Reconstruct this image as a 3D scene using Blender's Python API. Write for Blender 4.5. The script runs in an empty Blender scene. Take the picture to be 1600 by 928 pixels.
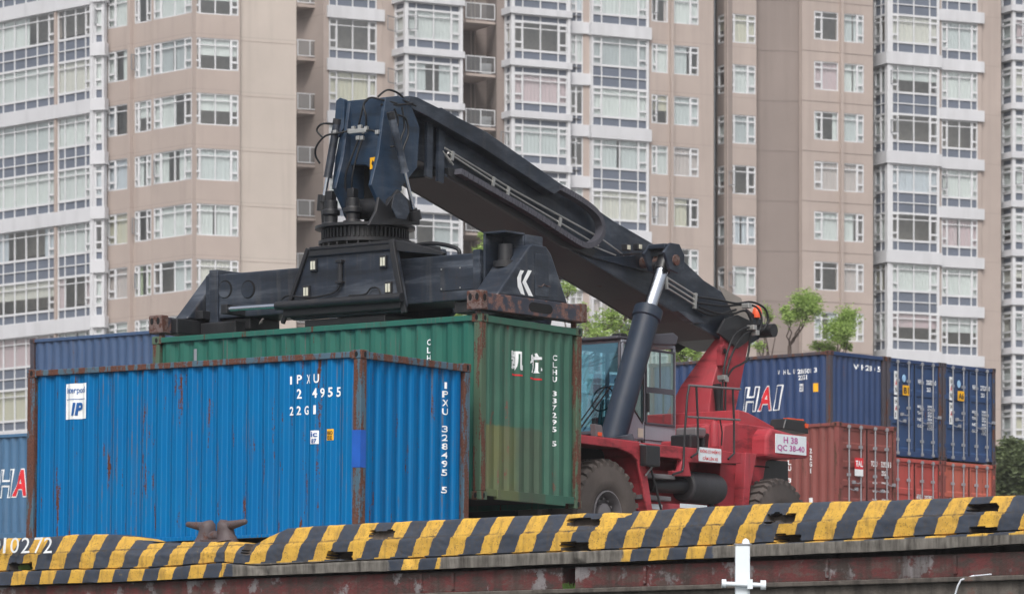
import bpy, bmesh, math, random
from mathutils import Vector, Matrix
random.seed(7)
S = bpy.context.scene
C = S.collection
# ------------------------------------------------------------------ camera, sky, sun, exposure
F = 6800.0; HY = 1160.0                       # focal length and horizon row in 1600 px units
cam = bpy.data.cameras.new('camera'); camo = bpy.data.objects.new('camera', cam); C.objects.link(camo)
cam.sensor_width = 36; cam.lens = 36*F/1600; cam.shift_y = (HY-464)/1600
cam.clip_start = 1; cam.clip_end = 6000
camo.location = (0, 0, 0); camo.rotation_euler = (math.pi/2, 0, 0)
cam.dof.use_dof = True; cam.dof.focus_distance = 60; cam.dof.aperture_fstop = 4.8
S.camera = camo
w = bpy.data.worlds.new('World'); S.world = w; w.use_nodes = True
SUN = Vector((-.08, -.66, .78)).normalized()
nt = w.node_tree
sky = nt.nodes.new('ShaderNodeTexSky'); sky.sky_type = 'NISHITA'; sky.sun_disc = False
sky.sun_elevation = math.asin(SUN.z); sky.sun_rotation = math.atan2(SUN.x, SUN.y)
sky.dust_density = 6; sky.air_density = 1.0; sky.ozone_density = 1.0
hs = nt.nodes.new('ShaderNodeHueSaturation'); hs.inputs['Saturation'].default_value = .32
nt.links.new(sky.outputs[0], hs.inputs['Color']); nt.links.new(hs.outputs[0], nt.nodes['Background'].inputs[0])
nt.nodes['Background'].inputs[1].default_value = .15
sl = bpy.data.lights.new('sun', 'SUN'); sl.energy = 1.3; sl.angle = math.radians(18); sl.color = (1, .97, .93)
so = bpy.data.objects.new('sun', sl); C.objects.link(so); so.rotation_euler = SUN.to_track_quat('Z', 'Y').to_euler()
S.view_settings.view_transform = 'Standard'; S.view_settings.look = 'None'
S.view_settings.gamma = 1; S.view_settings.exposure = .27

# ------------------------------------------------------------------ helpers
def lin(r, g, b):
    f = lambda c: (c/255/12.92 if c/255 < .04045 else ((c/255+.055)/1.055)**2.4)
    return (f(r), f(g), f(b), 1)
def tag(o, label=None, cat=None, group=None, kind=None):
    if label: o['label'] = label
    if cat: o['category'] = cat
    if group: o['group'] = group
    if kind: o['kind'] = kind
    return o
def empty(name, loc, rz=0, rx=0, ry=0):
    o = bpy.data.objects.new(name, None); C.objects.link(o); o.location = loc; o.rotation_euler = (rx, ry, rz)
    o.empty_display_size = .3
    return o
class MB:
    def __init__(s): s.v = []; s.f = []; s.m = []
    def add(s, vs, fs, mi=0):
        n = len(s.v); s.v += [tuple(p) for p in vs]; s.f += [tuple(i+n for i in f) for f in fs]; s.m += [mi]*len(fs); return s
    def box(s, x0, x1, y0, y1, z0, z1, mi=0, T=None):
        vs = [Vector((x, y, z)) for z in (z0, z1) for y in (y0, y1) for x in (x0, x1)]
        if T: vs = [T @ p for p in vs]
        return s.add(vs, [(0,2,3,1), (4,5,7,6), (0,1,5,4), (2,6,7,3), (0,4,6,2), (1,3,7,5)], mi)
    def prism(s, poly, ax, a, b, mi=0, T=None):
        # poly: 2D points in the two axes other than ax
        def P(p, h): return Vector({'x': (h, p[0], p[1]), 'y': (p[0], h, p[1]), 'z': (p[0], p[1], h)}[ax])
        n = len(poly); vs = [P(p, a) for p in poly]+[P(p, b) for p in poly]
        if T: vs = [T @ q for q in vs]
        return s.add(vs, [tuple(range(n)), tuple(range(2*n-1, n-1, -1))]+[(i, (i+1) % n, n+(i+1) % n, n+i) for i in range(n)], mi)
    def tube(s, pts, r, n=8, mi=0, cap=True):
        pts = [Vector(p) for p in pts]; rs = r if isinstance(r, (list, tuple)) else [r]*len(pts)
        base = len(s.v); up = None
        for i, p in enumerate(pts):
            d = (pts[min(i+1, len(pts)-1)]-pts[max(i-1, 0)])
            if d.length < 1e-9: d = Vector((0, 0, 1))
            d.normalize()
            if up is None:
                a = Vector((0, 0, 1)) if abs(d.z) < .9 else Vector((1, 0, 0)); up = (a-d*a.dot(d)).normalized()
            else:
                up = (up-d*up.dot(d)).normalized()
            b = d.cross(up)
            for k in range(n):
                t = 2*math.pi*k/n; s.v.append(tuple(p+(up*math.cos(t)+b*math.sin(t))*rs[i]))
        for i in range(len(pts)-1):
            for k in range(n):
                a0 = base+i*n+k; a1 = base+i*n+(k+1) % n; s.f.append((a0, a1, a1+n, a0+n)); s.m.append(mi)
        if cap:
            s.f.append(tuple(base+k for k in range(n))[::-1]); s.f.append(tuple(base+(len(pts)-1)*n+k for k in range(n))); s.m += [mi, mi]
        return s
    def bar(s, p0, p1, w, h, mi=0, up=(0, 0, 1)):
        p0 = Vector(p0); p1 = Vector(p1); d = (p1-p0).normalized(); u = Vector(up); u = (u-d*u.dot(d)).normalized(); b = d.cross(u)
        vs = [q+b*(i*w/2)+u*(j*h/2) for q in (p0, p1) for j in (-1, 1) for i in (-1, 1)]
        return s.add(vs, [(0,1,3,2), (4,6,7,5), (0,4,5,1), (2,3,7,6), (0,2,6,4), (1,5,7,3)], mi)
    def build(s, name, mats, parent=None, bevel=0, smooth=None, off=(0, 0, 0)):
        me = bpy.data.meshes.new(name); ox, oy, oz = off
        me.from_pydata([(x-ox, y-oy, z-oz) for x, y, z in s.v], [], s.f)
        if not isinstance(mats, (list, tuple)): mats = [mats]
        for m in mats: me.materials.append(m)
        me.polygons.foreach_set('material_index', s.m)
        bm = bmesh.new(); bm.from_mesh(me); bmesh.ops.recalc_face_normals(bm, faces=bm.faces); bm.to_mesh(me); bm.free()
        if smooth:
            me.polygons.foreach_set('use_smooth', [True]*len(me.polygons)); me.set_sharp_from_angle(angle=math.radians(smooth))
        o = bpy.data.objects.new(name, me); C.objects.link(o)
        if parent: o.parent = parent
        if bevel:
            b = o.modifiers.new('bevel', 'BEVEL'); b.width = bevel; b.segments = 2; b.limit_method = 'ANGLE'; b.angle_limit = math.radians(40)
        return o

# ------------------------------------------------------------------ materials
def nodes(name):
    m = bpy.data.materials.new(name); m.use_nodes = True; t = m.node_tree; t.nodes.clear()
    o = t.nodes.new('ShaderNodeOutputMaterial'); p = t.nodes.new('ShaderNodeBsdfPrincipled'); t.links.new(p.outputs[0], o.inputs[0])
    return m, t, p, o
def N(t, typ, **kw):
    n = t.nodes.new('ShaderNode'+typ)
    for k, v in kw.items():
        if k in n.inputs: n.inputs[k].default_value = v
        else: setattr(n, k, v)
    return n
def coords(t, scale=(1, 1, 1), rnd=True):
    c = N(t, 'TexCoord'); mp = N(t, 'Mapping'); mp.inputs['Scale'].default_value = scale
    t.links.new(c.outputs['Object'], mp.inputs[0])
    if rnd:
        oi = N(t, 'ObjectInfo'); mu = N(t, 'Math', operation='MULTIPLY'); mu.inputs[1].default_value = 37
        t.links.new(oi.outputs['Random'], mu.inputs[0]); t.links.new(mu.outputs[0], mp.inputs['Location'])
    return mp.outputs[0]
def noise(t, vec, scale, detail=6, rough=.6):
    n = N(t, 'TexNoise'); n.inputs['Scale'].default_value = scale; n.inputs['Detail'].default_value = detail; n.inputs['Roughness'].default_value = rough
    t.links.new(vec, n.inputs['Vector']); return n.outputs[0]
def ramp(t, fac, a, b, ca=0, cb=1):
    m = N(t, 'MapRange'); m.inputs['From Min'].default_value = a; m.inputs['From Max'].default_value = b
    m.inputs['To Min'].default_value = ca; m.inputs['To Max'].default_value = cb
    t.links.new(fac, m.inputs['Value']); return m.outputs[0]
def mix(t, fac, a, b, mode='MIX'):
    m = N(t, 'Mix', data_type='RGBA', blend_type=mode)
    for k, x in ((0, fac), (6, a), (7, b)):
        if isinstance(x, bpy.types.NodeSocket): t.links.new(x, m.inputs[k])
        else: m.inputs[k].default_value = x
    return m.outputs[2]
def mth(t, op, a, b=0.0, c=None):
    m = N(t, 'Math', operation=op)
    for k, x in ((0, a), (1, b)):
        if isinstance(x, bpy.types.NodeSocket): t.links.new(x, m.inputs[k])
        else: m.inputs[k].default_value = x
    return m.outputs[0]
def bump(t, p, h, strength=.3, dist=.01):
    b = N(t, 'Bump'); b.inputs['Strength'].default_value = strength; b.inputs['Distance'].default_value = dist
    t.links.new(h, b.inputs['Height']); t.links.new(b.outputs[0], p.inputs['Normal'])
RUST = lin(98, 62, 50); DIRT = lin(70, 62, 58)
def paint(name, col, rough=.5, rust=.0, dirt=.3, rustc=RUST, scale=1.0, fade=.12, streak=True, spec=.4, metallic=0, col2=None, fold=False, scuff=0):
    """weathered paint: broad fading, vertical dirt streaks, rust blotches and fine scratches"""
    m, t, p, o = nodes(name); v = coords(t)
    vs = coords(t, (1, 1, .09))
    n1 = noise(t, v, .9*scale, 4); n2 = noise(t, vs, 9*scale, 5); n3 = noise(t, v, 5*scale, 9, .7); n4 = noise(t, v, 38*scale, 3)
    c2 = col2 or tuple(min(1, c*1.5+.03) for c in col[:3])+(1,)
    c = mix(t, ramp(t, n1, .35, .7, 0, fade*2.2), col, c2)
    c = mix(t, ramp(t, n2, .5, .78, 0, dirt) if streak else ramp(t, n3, .5, .8, 0, dirt), c, DIRT)
    if scuff:           # dusty, rubbed patches dragged along the plates
        ns = noise(t, coords(t, (.5, .22, 1.6)), 2.2, 9, .68); nv_ = noise(t, coords(t, (1.5, 1.5, .12)), 5, 5)
        c = mix(t, mth(t, 'MULTIPLY', ramp(t, ns, .50, .66, 0, 1), scuff), c, lin(104, 110, 120)); c = mix(t, ramp(t, nv_, .56, .72, 0, scuff*.6), c, lin(92, 88, 84))
        c = mix(t, ramp(t, ns, .46, .36, 0, .5), c, lin(16, 17, 20))
    if fold:            # thin lines along the sheet folds: grey wear, plus painted highlights on blue
        sx = N(t, 'SeparateXYZ'); t.links.new(coords(t, rnd=False), sx.inputs[0])
        u_ = mth(t, 'FRACT', mth(t, 'DIVIDE', mth(t, 'SUBTRACT', 3.029-.16, sx.outputs[1]), (6.058-.32)/21))
        d_ = mth(t, 'ABSOLUTE', mth(t, 'SUBTRACT', mth(t, 'ABSOLUTE', mth(t, 'SUBTRACT', u_, .5)), .255-.127)); d2 = mth(t, 'ABSOLUTE', mth(t, 'SUBTRACT', mth(t, 'ABSOLUTE', mth(t, 'SUBTRACT', u_, .5)), .38))
        ln = ramp(t, mth(t, 'MINIMUM', d_, d2), .018, .04, 1, 0); n5 = noise(t, coords(t, (2, 2, .5)), 4, 7, .7); n6 = noise(t, coords(t, (1.2, 1.2, .05)), 2.2, 2)
        k1 = mth(t, 'MULTIPLY', ln, ramp(t, mth(t, 'ADD', mth(t, 'MULTIPLY', n5, .6), mth(t, 'MULTIPLY', n6, .4)), .52, .60, 0, .65))
        c = mix(t, mth(t, 'MULTIPLY', ln, .25), c, c2 if False else lin(60, 140, 190)) if name == 'blue_paint' else c
        c = mix(t, k1, c, lin(96, 88, 86))
    if rust > 0:
        nr_ = noise(t, coords(t, (2.2, 2.2, .42)), 3.2*scale, 9, .72)
        a = mth(t, 'MULTIPLY', ramp(t, n2, .3, .8, .55, 1.35), nr_) if streak else n3
        a = mth(t, 'ADD', a, ramp(t, n4, .3, .7, -.05, .05))
        k = .74-.36*rust
        mask = ramp(t, a, k, k+.05, 0, 1)
        rc = mix(t, ramp(t, n4, .35, .65, 0, 1), rustc, tuple(c_*.55 for c_ in rustc[:3])+(1,))
        c = mix(t, mask, c, rc)
        r = ramp(t, mask, 0, 1, rough, .9); t.links.new(r, p.inputs['Roughness'])
    else: 
        r = ramp(t, n3, .3, .7, rough-.1, rough+.12); t.links.new(r, p.inputs['Roughness'])
    t.links.new(c, p.inputs['Base Color']); p.inputs['Specular IOR Level'].default_value = spec; p.inputs['Metallic'].default_value = metallic
    bump(t, p, n3, .25, .006)
    return m
def plain(name, col, rough=.6, metallic=0, spec=.4, var=.15, scale=3):
    m, t, p, o = nodes(name); v = coords(t); n = noise(t, v, scale, 6)
    c = mix(t, ramp(t, n, .3, .7, 0, 1), tuple(c_*(1-var) for c_ in col[:3])+(1,), tuple(min(1, c_*(1+var)) for c_ in col[:3])+(1,))
    t.links.new(c, p.inputs['Base Color']); p.inputs['Roughness'].default_value = rough; p.inputs['Metallic'].default_value = metallic
    p.inputs['Specular IOR Level'].default_value = spec
    return m
def glass_mat(name, tint=(.75, .8, .82, 1), refl=.22, rough=.03, gcol=(1, 1, 1, 1)):
    m = bpy.data.materials.new(name); m.use_nodes = True; t = m.node_tree; t.nodes.clear()
    o = N(t, 'OutputMaterial'); a = N(t, 'BsdfTransparent'); a.inputs[0].default_value = tint
    g = N(t, 'BsdfGlossy'); g.inputs['Roughness'].default_value = rough; g.inputs[0].default_value = gcol
    lw = N(t, 'LayerWeight'); lw.inputs[0].default_value = .5
    f = mth(t, 'ADD', mth(t, 'MULTIPLY', mth(t, 'POWER', lw.outputs['Facing'], 4.0), .75), refl); mx = N(t, 'MixShader')
    t.links.new(f, mx.inputs[0]); t.links.new(a.outputs[0], mx.inputs[1]); t.links.new(g.outputs[0], mx.inputs[2]); t.links.new(mx.outputs[0], o.inputs[0])
    return m
M = {}
M['blue'] = paint('blue_paint', lin(0, 92, 148), .55, .46, .22, fade=.14, col2=lin(0, 108, 160), spec=.04, fold=True)
M['blue_post'] = paint('blue_rusty_paint', lin(62, 88, 104), .6, .98, .4, streak=True)
M['green'] = paint('green_paint', lin(38, 92, 80), .55, .32, .3, fade=.16, col2=lin(62, 116, 102), spec=.15, fold=True)
M['green_end'] = None
M['green_post'] = paint('green_rusty_paint', lin(66, 88, 70), .6, .86, .45)
M['navy'] = paint('navy_paint', lin(30, 54, 94), .5, .22, .3, fade=.12)
M['navy_door'] = paint('navy_door_paint', lin(32, 60, 100), .5, .3, .3, fade=.12)
M['navy_post'] = paint('navy_rusty_paint', lin(62, 58, 66), .6, .8, .4)
M['slate'] = paint('slate_paint', lin(54, 76, 108), .55, .2, .35, fade=.14)
M['teal'] = paint('teal_blue_paint', lin(62, 98, 130), .55, .2, .35, fade=.14)
M['maroon'] = paint('maroon_paint', lin(116, 60, 55), .55, .3, .35, fade=.12)
M['red_c'] = paint('orange_red_paint', lin(160, 66, 60), .55, .35, .35, fade=.14)
M['orange_c'] = paint('orange_brown_paint', lin(164, 82, 66), .55, .35, .4, fade=.14)
M['red_post'] = paint('red_rusty_paint', lin(118, 60, 56), .6, .75, .4)
M['white'] = plain('white_lettering', lin(225, 228, 230), .6)
M['yellow_s'] = plain('yellow_sticker', lin(226, 168, 20), .5)
M['red_s'] = plain('red_lettering', lin(200, 36, 46), .5)
M['black_s'] = plain('black_lettering', lin(30, 32, 36), .5)
M['logo_blue'] = plain('sticker_blue', lin(20, 84, 150), .5)
M['pale_blue'] = plain('pale_blue_sticker', lin(150, 190, 225), .5)
M['magenta'] = plain('magenta_lettering', lin(176, 84, 150), .5)
M['dark'] = plain('dark_hole', lin(18, 18, 20), .9)
M['rod'] = plain('galvanised_rod', lin(150, 152, 158), .45, .3)
M['steel'] = paint('spreader_paint', lin(34, 40, 50), .38, .12, .3, fade=.2, spec=.4, col2=lin(48, 58, 72), scuff=.5)
M['steel_d'] = paint('black_machine_paint', lin(26, 27, 31), .42, .16, .25, fade=.08, spec=.5)
M['boom'] = paint('boom_paint', lin(28, 34, 44), .36, .10, .25, fade=.2, scuff=.28, spec=.4, col2=lin(46, 58, 74))
M['head'] = paint('head_paint', lin(30, 48, 68), .36, .12, .25, fade=.15, scuff=.25, spec=.4, col2=lin(40, 64, 88))
M['drum'] = paint('drum_paint', lin(44, 44, 48), .6, 0, .4, fade=.2)
M['cyl'] = paint('cylinder_paint', lin(30, 42, 58), .5, .08, .25, fade=.15, spec=.3)
M['boomx'] = paint('boom_underside_paint', lin(48, 40, 42), .5, .2, .3, fade=.1)
M['worn'] = paint('worn_beam_paint', lin(46, 50, 62), .5, .70, .4, rustc=lin(122, 92, 86), streak=False, scale=1.5)
M['cast'] = paint('rusty_casting', lin(96, 80, 76), .7, .7, .4, streak=False, scale=2, rustc=lin(92, 58, 48))
M['chrome'] = plain('chromed_rod', lin(205, 210, 220), .18, 1, .5, .05)
M['pipe'] = plain('zinc_pipe', lin(178, 178, 176), .35, .7)
M['rubber'] = paint('tyre_rubber', lin(60, 55, 54), .85, 0, .5, streak=False, fade=.4, col2=lin(92, 84, 80))
M['hose'] = plain('black_hose', lin(26, 27, 30), .5)
M['rim'] = plain('grey_rim', lin(108, 105, 108), .5, .2)
M['red'] = paint('red_machine_paint', lin(158, 50, 60), .55, .06, .4, fade=.25, scuff=.10, spec=.3, col2=lin(170, 72, 78))
M['grey_cab'] = paint('grey_cab_paint', lin(142, 146, 156), .42, 0, .25, fade=.1)
M['visor'] = paint('dark_grey_plastic', lin(70, 70, 78), .6, 0, .2)
M['cab_glass'] = glass_mat('cab_side_glass', (.86, .95, .93, 1), .30, .03, (.8, .95, .93, 1))
M['wind_glass'] = glass_mat('tinted_windscreen', (.34, .72, .90, 1), .34, .03, (.35, .72, .95, 1))
M['orange'] = plain('orange_plastic', lin(215, 84, 44), .35)
M['lamp'] = plain('lamp_glass', lin(210, 208, 190), .25, .2)
M['seat'] = plain('seat_fabric', lin(40, 44, 56), .8)
M['bollard'] = paint('bollard_iron', lin(76, 66, 68), .6, .5, .4, streak=False, scale=2, rustc=lin(96, 66, 58))
M['white_post'] = paint('white_enamel', lin(212, 220, 226), .45, .12, .15, fade=.02)

def mat_green_end():
    m, t, p, o = nodes('green_end_paint'); v = coords(t, rnd=False); vs = coords(t, (1, 1, .07), rnd=False)
    sx = N(t, 'SeparateXYZ'); t.links.new(v, sx.inputs[0])
    n1 = noise(t, v, 1.2, 5); n2 = noise(t, vs, 10, 5); n3 = noise(t, v, 5, 9, .7)
    c = mix(t, ramp(t, n1, .35, .7, 0, .5), lin(38, 82, 68), lin(62, 104, 86))
    # repainted olive / brownish patch on the lower left of the end wall
    e = mth(t, 'MULTIPLY', n3, .10)
    a = ramp(t, mth(t, 'ADD', sx.outputs[2], e), 1.10, 1.13, 1, 0)
    b = ramp(t, mth(t, 'ADD', sx.outputs[0], e), .37, .40, 1, 0)
    ab = mth(t, 'MULTIPLY', a, b)
    b2 = ramp(t, mth(t, 'ADD', sx.outputs[0], e), -.30, -.22, 0, 1)
    pc = mix(t, b2, lin(88, 92, 56), lin(58, 68, 54))
    pc = mix(t, ramp(t, n1, .35, .65, 0, .4), pc, lin(60, 96, 76))
    c = mix(t, ab, c, pc)
    c = mix(t, ramp(t, n2, .5, .75, 0, .4), c, DIRT)
    aa = mth(t, 'MULTIPLY', ramp(t, n2, .3, .8, .55, 1.35), n3)
    c = mix(t, ramp(t, aa, .62, .68, 0, 1), c, RUST)
    t.links.new(c, p.inputs['Base Color']); p.inputs['Roughness'].default_value = .52; bump(t, p, n3, .25, .006)
    return m
M['green_end'] = mat_green_end()

# ------------------------------------------------------------------ lettering
TCACHE = {}
def text_geo(body, bold=0.0):
    key = (body, bold)
    if key in TCACHE: return TCACHE[key]
    cu = bpy.data.curves.new('tmp', 'FONT'); cu.body = body; cu.size = 1; cu.resolution_u = 3; cu.offset = bold
    ob = bpy.data.objects.new('tmp', cu); C.objects.link(ob)
    dg = bpy.context.evaluated_depsgraph_get(); me = bpy.data.meshes.new_from_object(ob.evaluated_get(dg))
    bpy.data.objects.remove(ob); bpy.data.curves.remove(cu)
    if len(me.vertices):
        xs = [v.co.x for v in me.vertices]; ys = [v.co.y for v in me.vertices]
        x0, x1, y0, y1 = min(xs), max(xs), min(ys), max(ys)
    else: x0 = y0 = 0; x1 = y1 = 1
    TCACHE[key] = (me, x0, x1, y0, y1); return TCACHE[key]
def put_text(name, parent, mat, body, org, right, up, w, h, depth=None, breaks=(), bold=.01, lift=.006, vertical=False, label=None, slant=0, s0=0):
    """lettering laid on a surface: org = lower left corner, w x h its real size; depth(s) follows a corrugated panel"""
    right = Vector(right); up = Vector(up); nrm = right.cross(up); org = Vector(org)
    bm = bmesh.new()
    def addone(ch, ox, oy, ww, hh):
        me, x0, x1, y0, y1 = text_geo(ch, bold)
        b2 = bmesh.new(); b2.from_mesh(me)
        for v_ in b2.verts:
            X = (v_.co.x-x0)/(x1-x0)*ww+ox; Y = (v_.co.y-y0)/(y1-y0)*hh+oy
            v_.co = Vector((X+slant*Y, Y, 0))
        tmp = bpy.data.meshes.new('t'); b2.to_mesh(tmp); b2.free(); bm.from_mesh(tmp); bpy.data.meshes.remove(tmp)
    if vertical:
        n = len(body); st = h/(n-.25)
        for i, ch in enumerate(body):
            if ch != ' ': addone(ch, w*.3 if ch in '1I' else 0, h-(i+.75)*st, w*(.4 if ch in '1I' else 1), st*.75)
    else: addone(body, 0, 0, w, h)
    if depth:
        for b in breaks:
            x = b-s0
            if -.02 < x < w+slant*h+.02:
                bmesh.ops.bisect_plane(bm, geom=bm.verts[:]+bm.edges[:]+bm.faces[:], plane_co=(x, 0, 0), plane_no=(1, 0, 0))
    for v_ in bm.verts:
        X, Y = v_.co.x, v_.co.y
        d = depth(s0+X) if depth else 0
        v_.co = org+right*X+up*Y+nrm*(lift-d)
    me = bpy.data.meshes.new(name); bm.to_mesh(me); bm.free(); me.materials.append(mat)
    o = bpy.data.objects.new(name, me); C.objects.link(o); o.parent = parent
    if label: o['label'] = label
    return o
def put_rect(name, parent, mat, org, right, up, w, h, depth=None, breaks=(), lift=.004, s0=0):
    right = Vector(right); up = Vector(up); nrm = right.cross(up); org = Vector(org)
    xs = sorted([0, w]+[b-s0 for b in breaks if 0 < b-s0 < w]); mb = MB()
    for a, b in zip(xs[:-1], xs[1:]):
        da = depth(s0+a) if depth else 0; db = depth(s0+b) if depth else 0
        mb.add([org+right*a+nrm*(lift-da), org+right*b+nrm*(lift-db), org+right*b+up*h+nrm*(lift-db), org+right*a+up*h+nrm*(lift-da)], [(0, 1, 2, 3)])
    return mb.build(name, mat, parent)

# ------------------------------------------------------------------ containers
CW, CH, CL = 2.438, 2.591, 6.058
def corr(s0, s1, per, dep, flat=.26):
    """breakpoints and depth function of a corrugated panel between s0 and s1"""
    n = max(1, round((s1-s0)/per)); per = (s1-s0)/n; br = []
    for i in range(n):
        a = s0+i*per; br += [(a, dep), (a+per*.12, dep), (a+per*.37, 0), (a+per*.63, 0), (a+per*.88, dep)]
    br.append((s1, dep)); xs = [b[0] for b in br]
    def depth(s):
        if s <= xs[0] or s >= xs[-1]: return 0 if (s < xs[0]-.001 or s > xs[-1]+.001) else dep
        for (a, da), (b, db) in zip(br[:-1], br[1:]):
            if a <= s <= b: return da+(db-da)*((s-a)/(b-a) if b > a else 0)
        return dep
    return br, xs, depth
SBR, SXS, SDEP = corr(.16, CL-.16, .278, .036)
EBR, EXS, EDEP = corr(.14, CW-.14, .252, .046)
def container(loc, rz, body, endm, post, label, group=None, doors=False, rx=0, ry=0, name='shipping_container', detail=True, doorcol=None, doorstyle=3, dent=0):
    r = empty(name, loc, rz, rx, ry); tag(r, label, 'container', group)
    X, Yh, H = CW/2, CL/2, CH
    def panel(br, f, z0, z1, nz=1):
        mb = MB(); n = len(br); vs = []
        for j in range(nz+1):
            for s, d in br: vs.append(f(s, d, z0+(z1-z0)*j/nz))
        fs = [(j*n+i, j*n+i+1, (j+1)*n+i+1, (j+1)*n+i) for j in range(nz) for i in range(n-1)]
        mb.add(vs, fs); return mb
    rnd = random.Random(hash(label) & 0xffff if False else len(label))
    dd = [(rnd.uniform(.5, 5.5), rnd.uniform(.5, 2.2), rnd.uniform(.15, .4), rnd.uniform(-.5, 1)*dent) for _ in range(9)]
    def dn(s, z): return sum(a*math.exp(-((s-q)**2+(z-k)**2)/g**2) for q, k, g, a in dd)
    nz = 10 if dent else 1
    panel(SBR, lambda s, d, z: (-X+.03+d+dn(s, z), Yh-s, z), .15, H-.10, nz).build('side_panel', body, r)
    panel(SBR, lambda s, d, z: (X-.03-d, -Yh+s, z), .15, H-.10).build('side_panel', body, r)
    panel(EBR, lambda s, d, z: (X-s, Yh-.03-d, z), .15, H-.11).build('end_panel', endm, r)
    if not doors:
        panel(EBR, lambda s, d, z: (-X+s, -Yh+.03+d+(dn(s+2, z) if dent else 0), z), .15, H-.11, nz).build('end_panel', endm, r)
    rf = MB(); nr = 22
    for i in range(nr):
        a = -Yh+.12+i*(CL-.24)/nr; b = a+(CL-.24)/nr; m_ = (a+b)/2
        rf.add([(-X+.05, a, H-.045), (X-.05, a, H-.045), (X-.05, m_, H-.012), (-X+.05, m_, H-.012), (X-.05, b, H-.045), (-X+.05, b, H-.045)], [(0,1,2,3), (3,2,4,5)])
    rf.build('roof', body, r)
    MB().box(-X+.05, X-.05, -Yh+.05, Yh-.05, .10, .14).build('floor', M['dark'], r)
    for sx in (-1, 1):
        MB().box(sx*X-(.0 if sx < 0 else .06), sx*X+(.06 if sx < 0 else 0), -Yh+.17, Yh-.17, H-.10, H-.02).build('top_rail', post if (detail and body is not M['green']) else body, r, .008)
        MB().box(sx*X-(.0 if sx < 0 else .05), sx*X+(.05 if sx < 0 else 0), -Yh+.17, Yh-.17, .02, .16).build('bottom_rail', body, r, .008)
    for sy in (-1, 1):
        y0 = sy*Yh; a, b = (y0, y0+.07) if sy < 0 else (y0-.07, y0)
        MB().box(-X+.165, X-.165, a, b, H-.115, H-.02).build('top_rail', post if endm is M['blue'] else endm, r, .008)
        s = MB()
        s.box(-X+.165, -X+.40, a+.01, b-.01, .06, .16).box(-X+.40, X-.40, a, b, .02, .16).box(X-.40, X-.165, a+.01, b-.01, .06, .16)
        s.build('bottom_rail', endm, r, .006)
        for sx in (-1, 1):
            x0 = sx*X; c, d = (x0, x0+.14) if sx < 0 else (x0-.14, x0)
            e, f_ = (y0, y0+.15) if sy < 0 else (y0-.15, y0)
            pm = MB(); i_ = .008
            pm.box(min(c, d)+i_, max(c, d)-i_, min(e, f_)+i_, max(e, f_)-i_, .118, H-.118)
            pm.build('corner_post', post, r, .012)
            for z0 in (0, H-.118):
                cm = MB(); cc, dd_ = (x0, x0+.162) if sx < 0 else (x0-.162, x0); ee, ff = (y0, y0+.178) if sy < 0 else (y0-.178, y0)
                cm.box(cc, dd_, ee, ff, z0, z0+.118)
                co = cm.build('corner_casting', post, r, .010)
                def slot(T, w_, h_):      # an oval lifting hole
                    hm = MB()
                    pts = [(math.cos(t)*w_, math.sin(t)*h_) for t in [k*math.pi/6 for k in range(12)]]
                    hm.prism(pts, 'z', -.002, .003, 0, T); hm.build('lifting_hole', M['dark'], co)
                zc = z0+.059
                slot(Matrix.Translation((x0, (ee+ff)/2, zc)) @ Matrix.Rotation(math.pi/2, 4, 'Y'), .040, .026)
                slot(Matrix.Translation(((cc+dd_)/2, y0, zc)) @ Matrix.Rotation(math.pi/2, 4, 'X'), .026, .040)
    if doors:
        dm = doorcol or endm
        for k, (a, b) in enumerate(((-X+.145, -.012), (.012, X-.145))):
            mb = MB(); y = -Yh+.035
            zs = [(.17, 0), (.24, 0), (.28, .035)]; n = doorstyle; hh = (H-.12-.17)
            prof = [(.17, 0)]
            for j in range(n):
                z0 = .17+hh*j/n; z1 = .17+hh*(j+1)/n
                prof += [(z0+.06, 0), (z0+.10, .03), (z1-.10, .03), (z1-.06, 0)]
            prof.append((.17+hh, 0))
            vs = [];
            for z, d in prof:
                dx = .10
                vs += [(a, y, z), (a+dx-.02, y, z), (a+dx, y+d, z), (b-dx, y+d, z), (b-dx+.02, y, z), (b, y, z)]
            mb.add(vs, [(i*6+j, i*6+j+1, (i+1)*6+j+1, (i+1)*6+j) for i in range(len(prof)-1) for j in range(5)])
            mb.box(a, b, y, y+.05, .165, .17)
            do = mb.build('door', dm, r)
            MB().box(a-.0, a+.012, y-.004, y+.0, .17, H-.12).box(b-.012, b, y-.004, y, .17, H-.12).build('door_seal', M['dark'], do)
            for q in (.27, .73):
                xr = a+(b-a)*q
                rm = MB().tube([(xr, y-.045, .05), (xr, y-.045, H-.05)], .018, 8)
                for zz in (.10, .45, 1.3, 2.0, H-.10): rm.box(xr-.045, xr+.045, y-.068, y-.001, zz-.035, zz+.035)
                rm.build('lock_rod', M['rod'], do)
                hz = .95 if q < .5 else 1.12
                x2 = xr+(.30 if (k == 0) == (q < .5) or True and q < .5 else -.30)
                MB().tube([(xr, y-.06, hz), ((xr+x2)/2, y-.07, hz-.03), (x2, y-.06, hz)], .013, 6).box(x2-.04, x2+.04, y-.075, y-.01, hz-.04, hz+.04).build('handle', M['rod'], do)
            for zz in (.4, 1.0, 1.7, 2.25):
                xx = (-X+.10) if k == 0 else X-.10
                MB().box(xx-.03, xx+.09 if k == 0 else xx+.03, y-.03, y-.002, zz-.05, zz+.05).build('hinge', dm, do)
    return r
YR, XR = (0, -1, 0), (1, 0, 0); UP = (0, 0, 1)
def side_text(r, mat, body, s, z, w, h, **k):     # on the -x side wall, s measured from the far (+y) end
    return put_text('lettering', r, mat, body, (-CW/2+.03, CL/2-s, z), YR, UP, w, h, SDEP, SXS, s0=s, **k)
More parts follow.
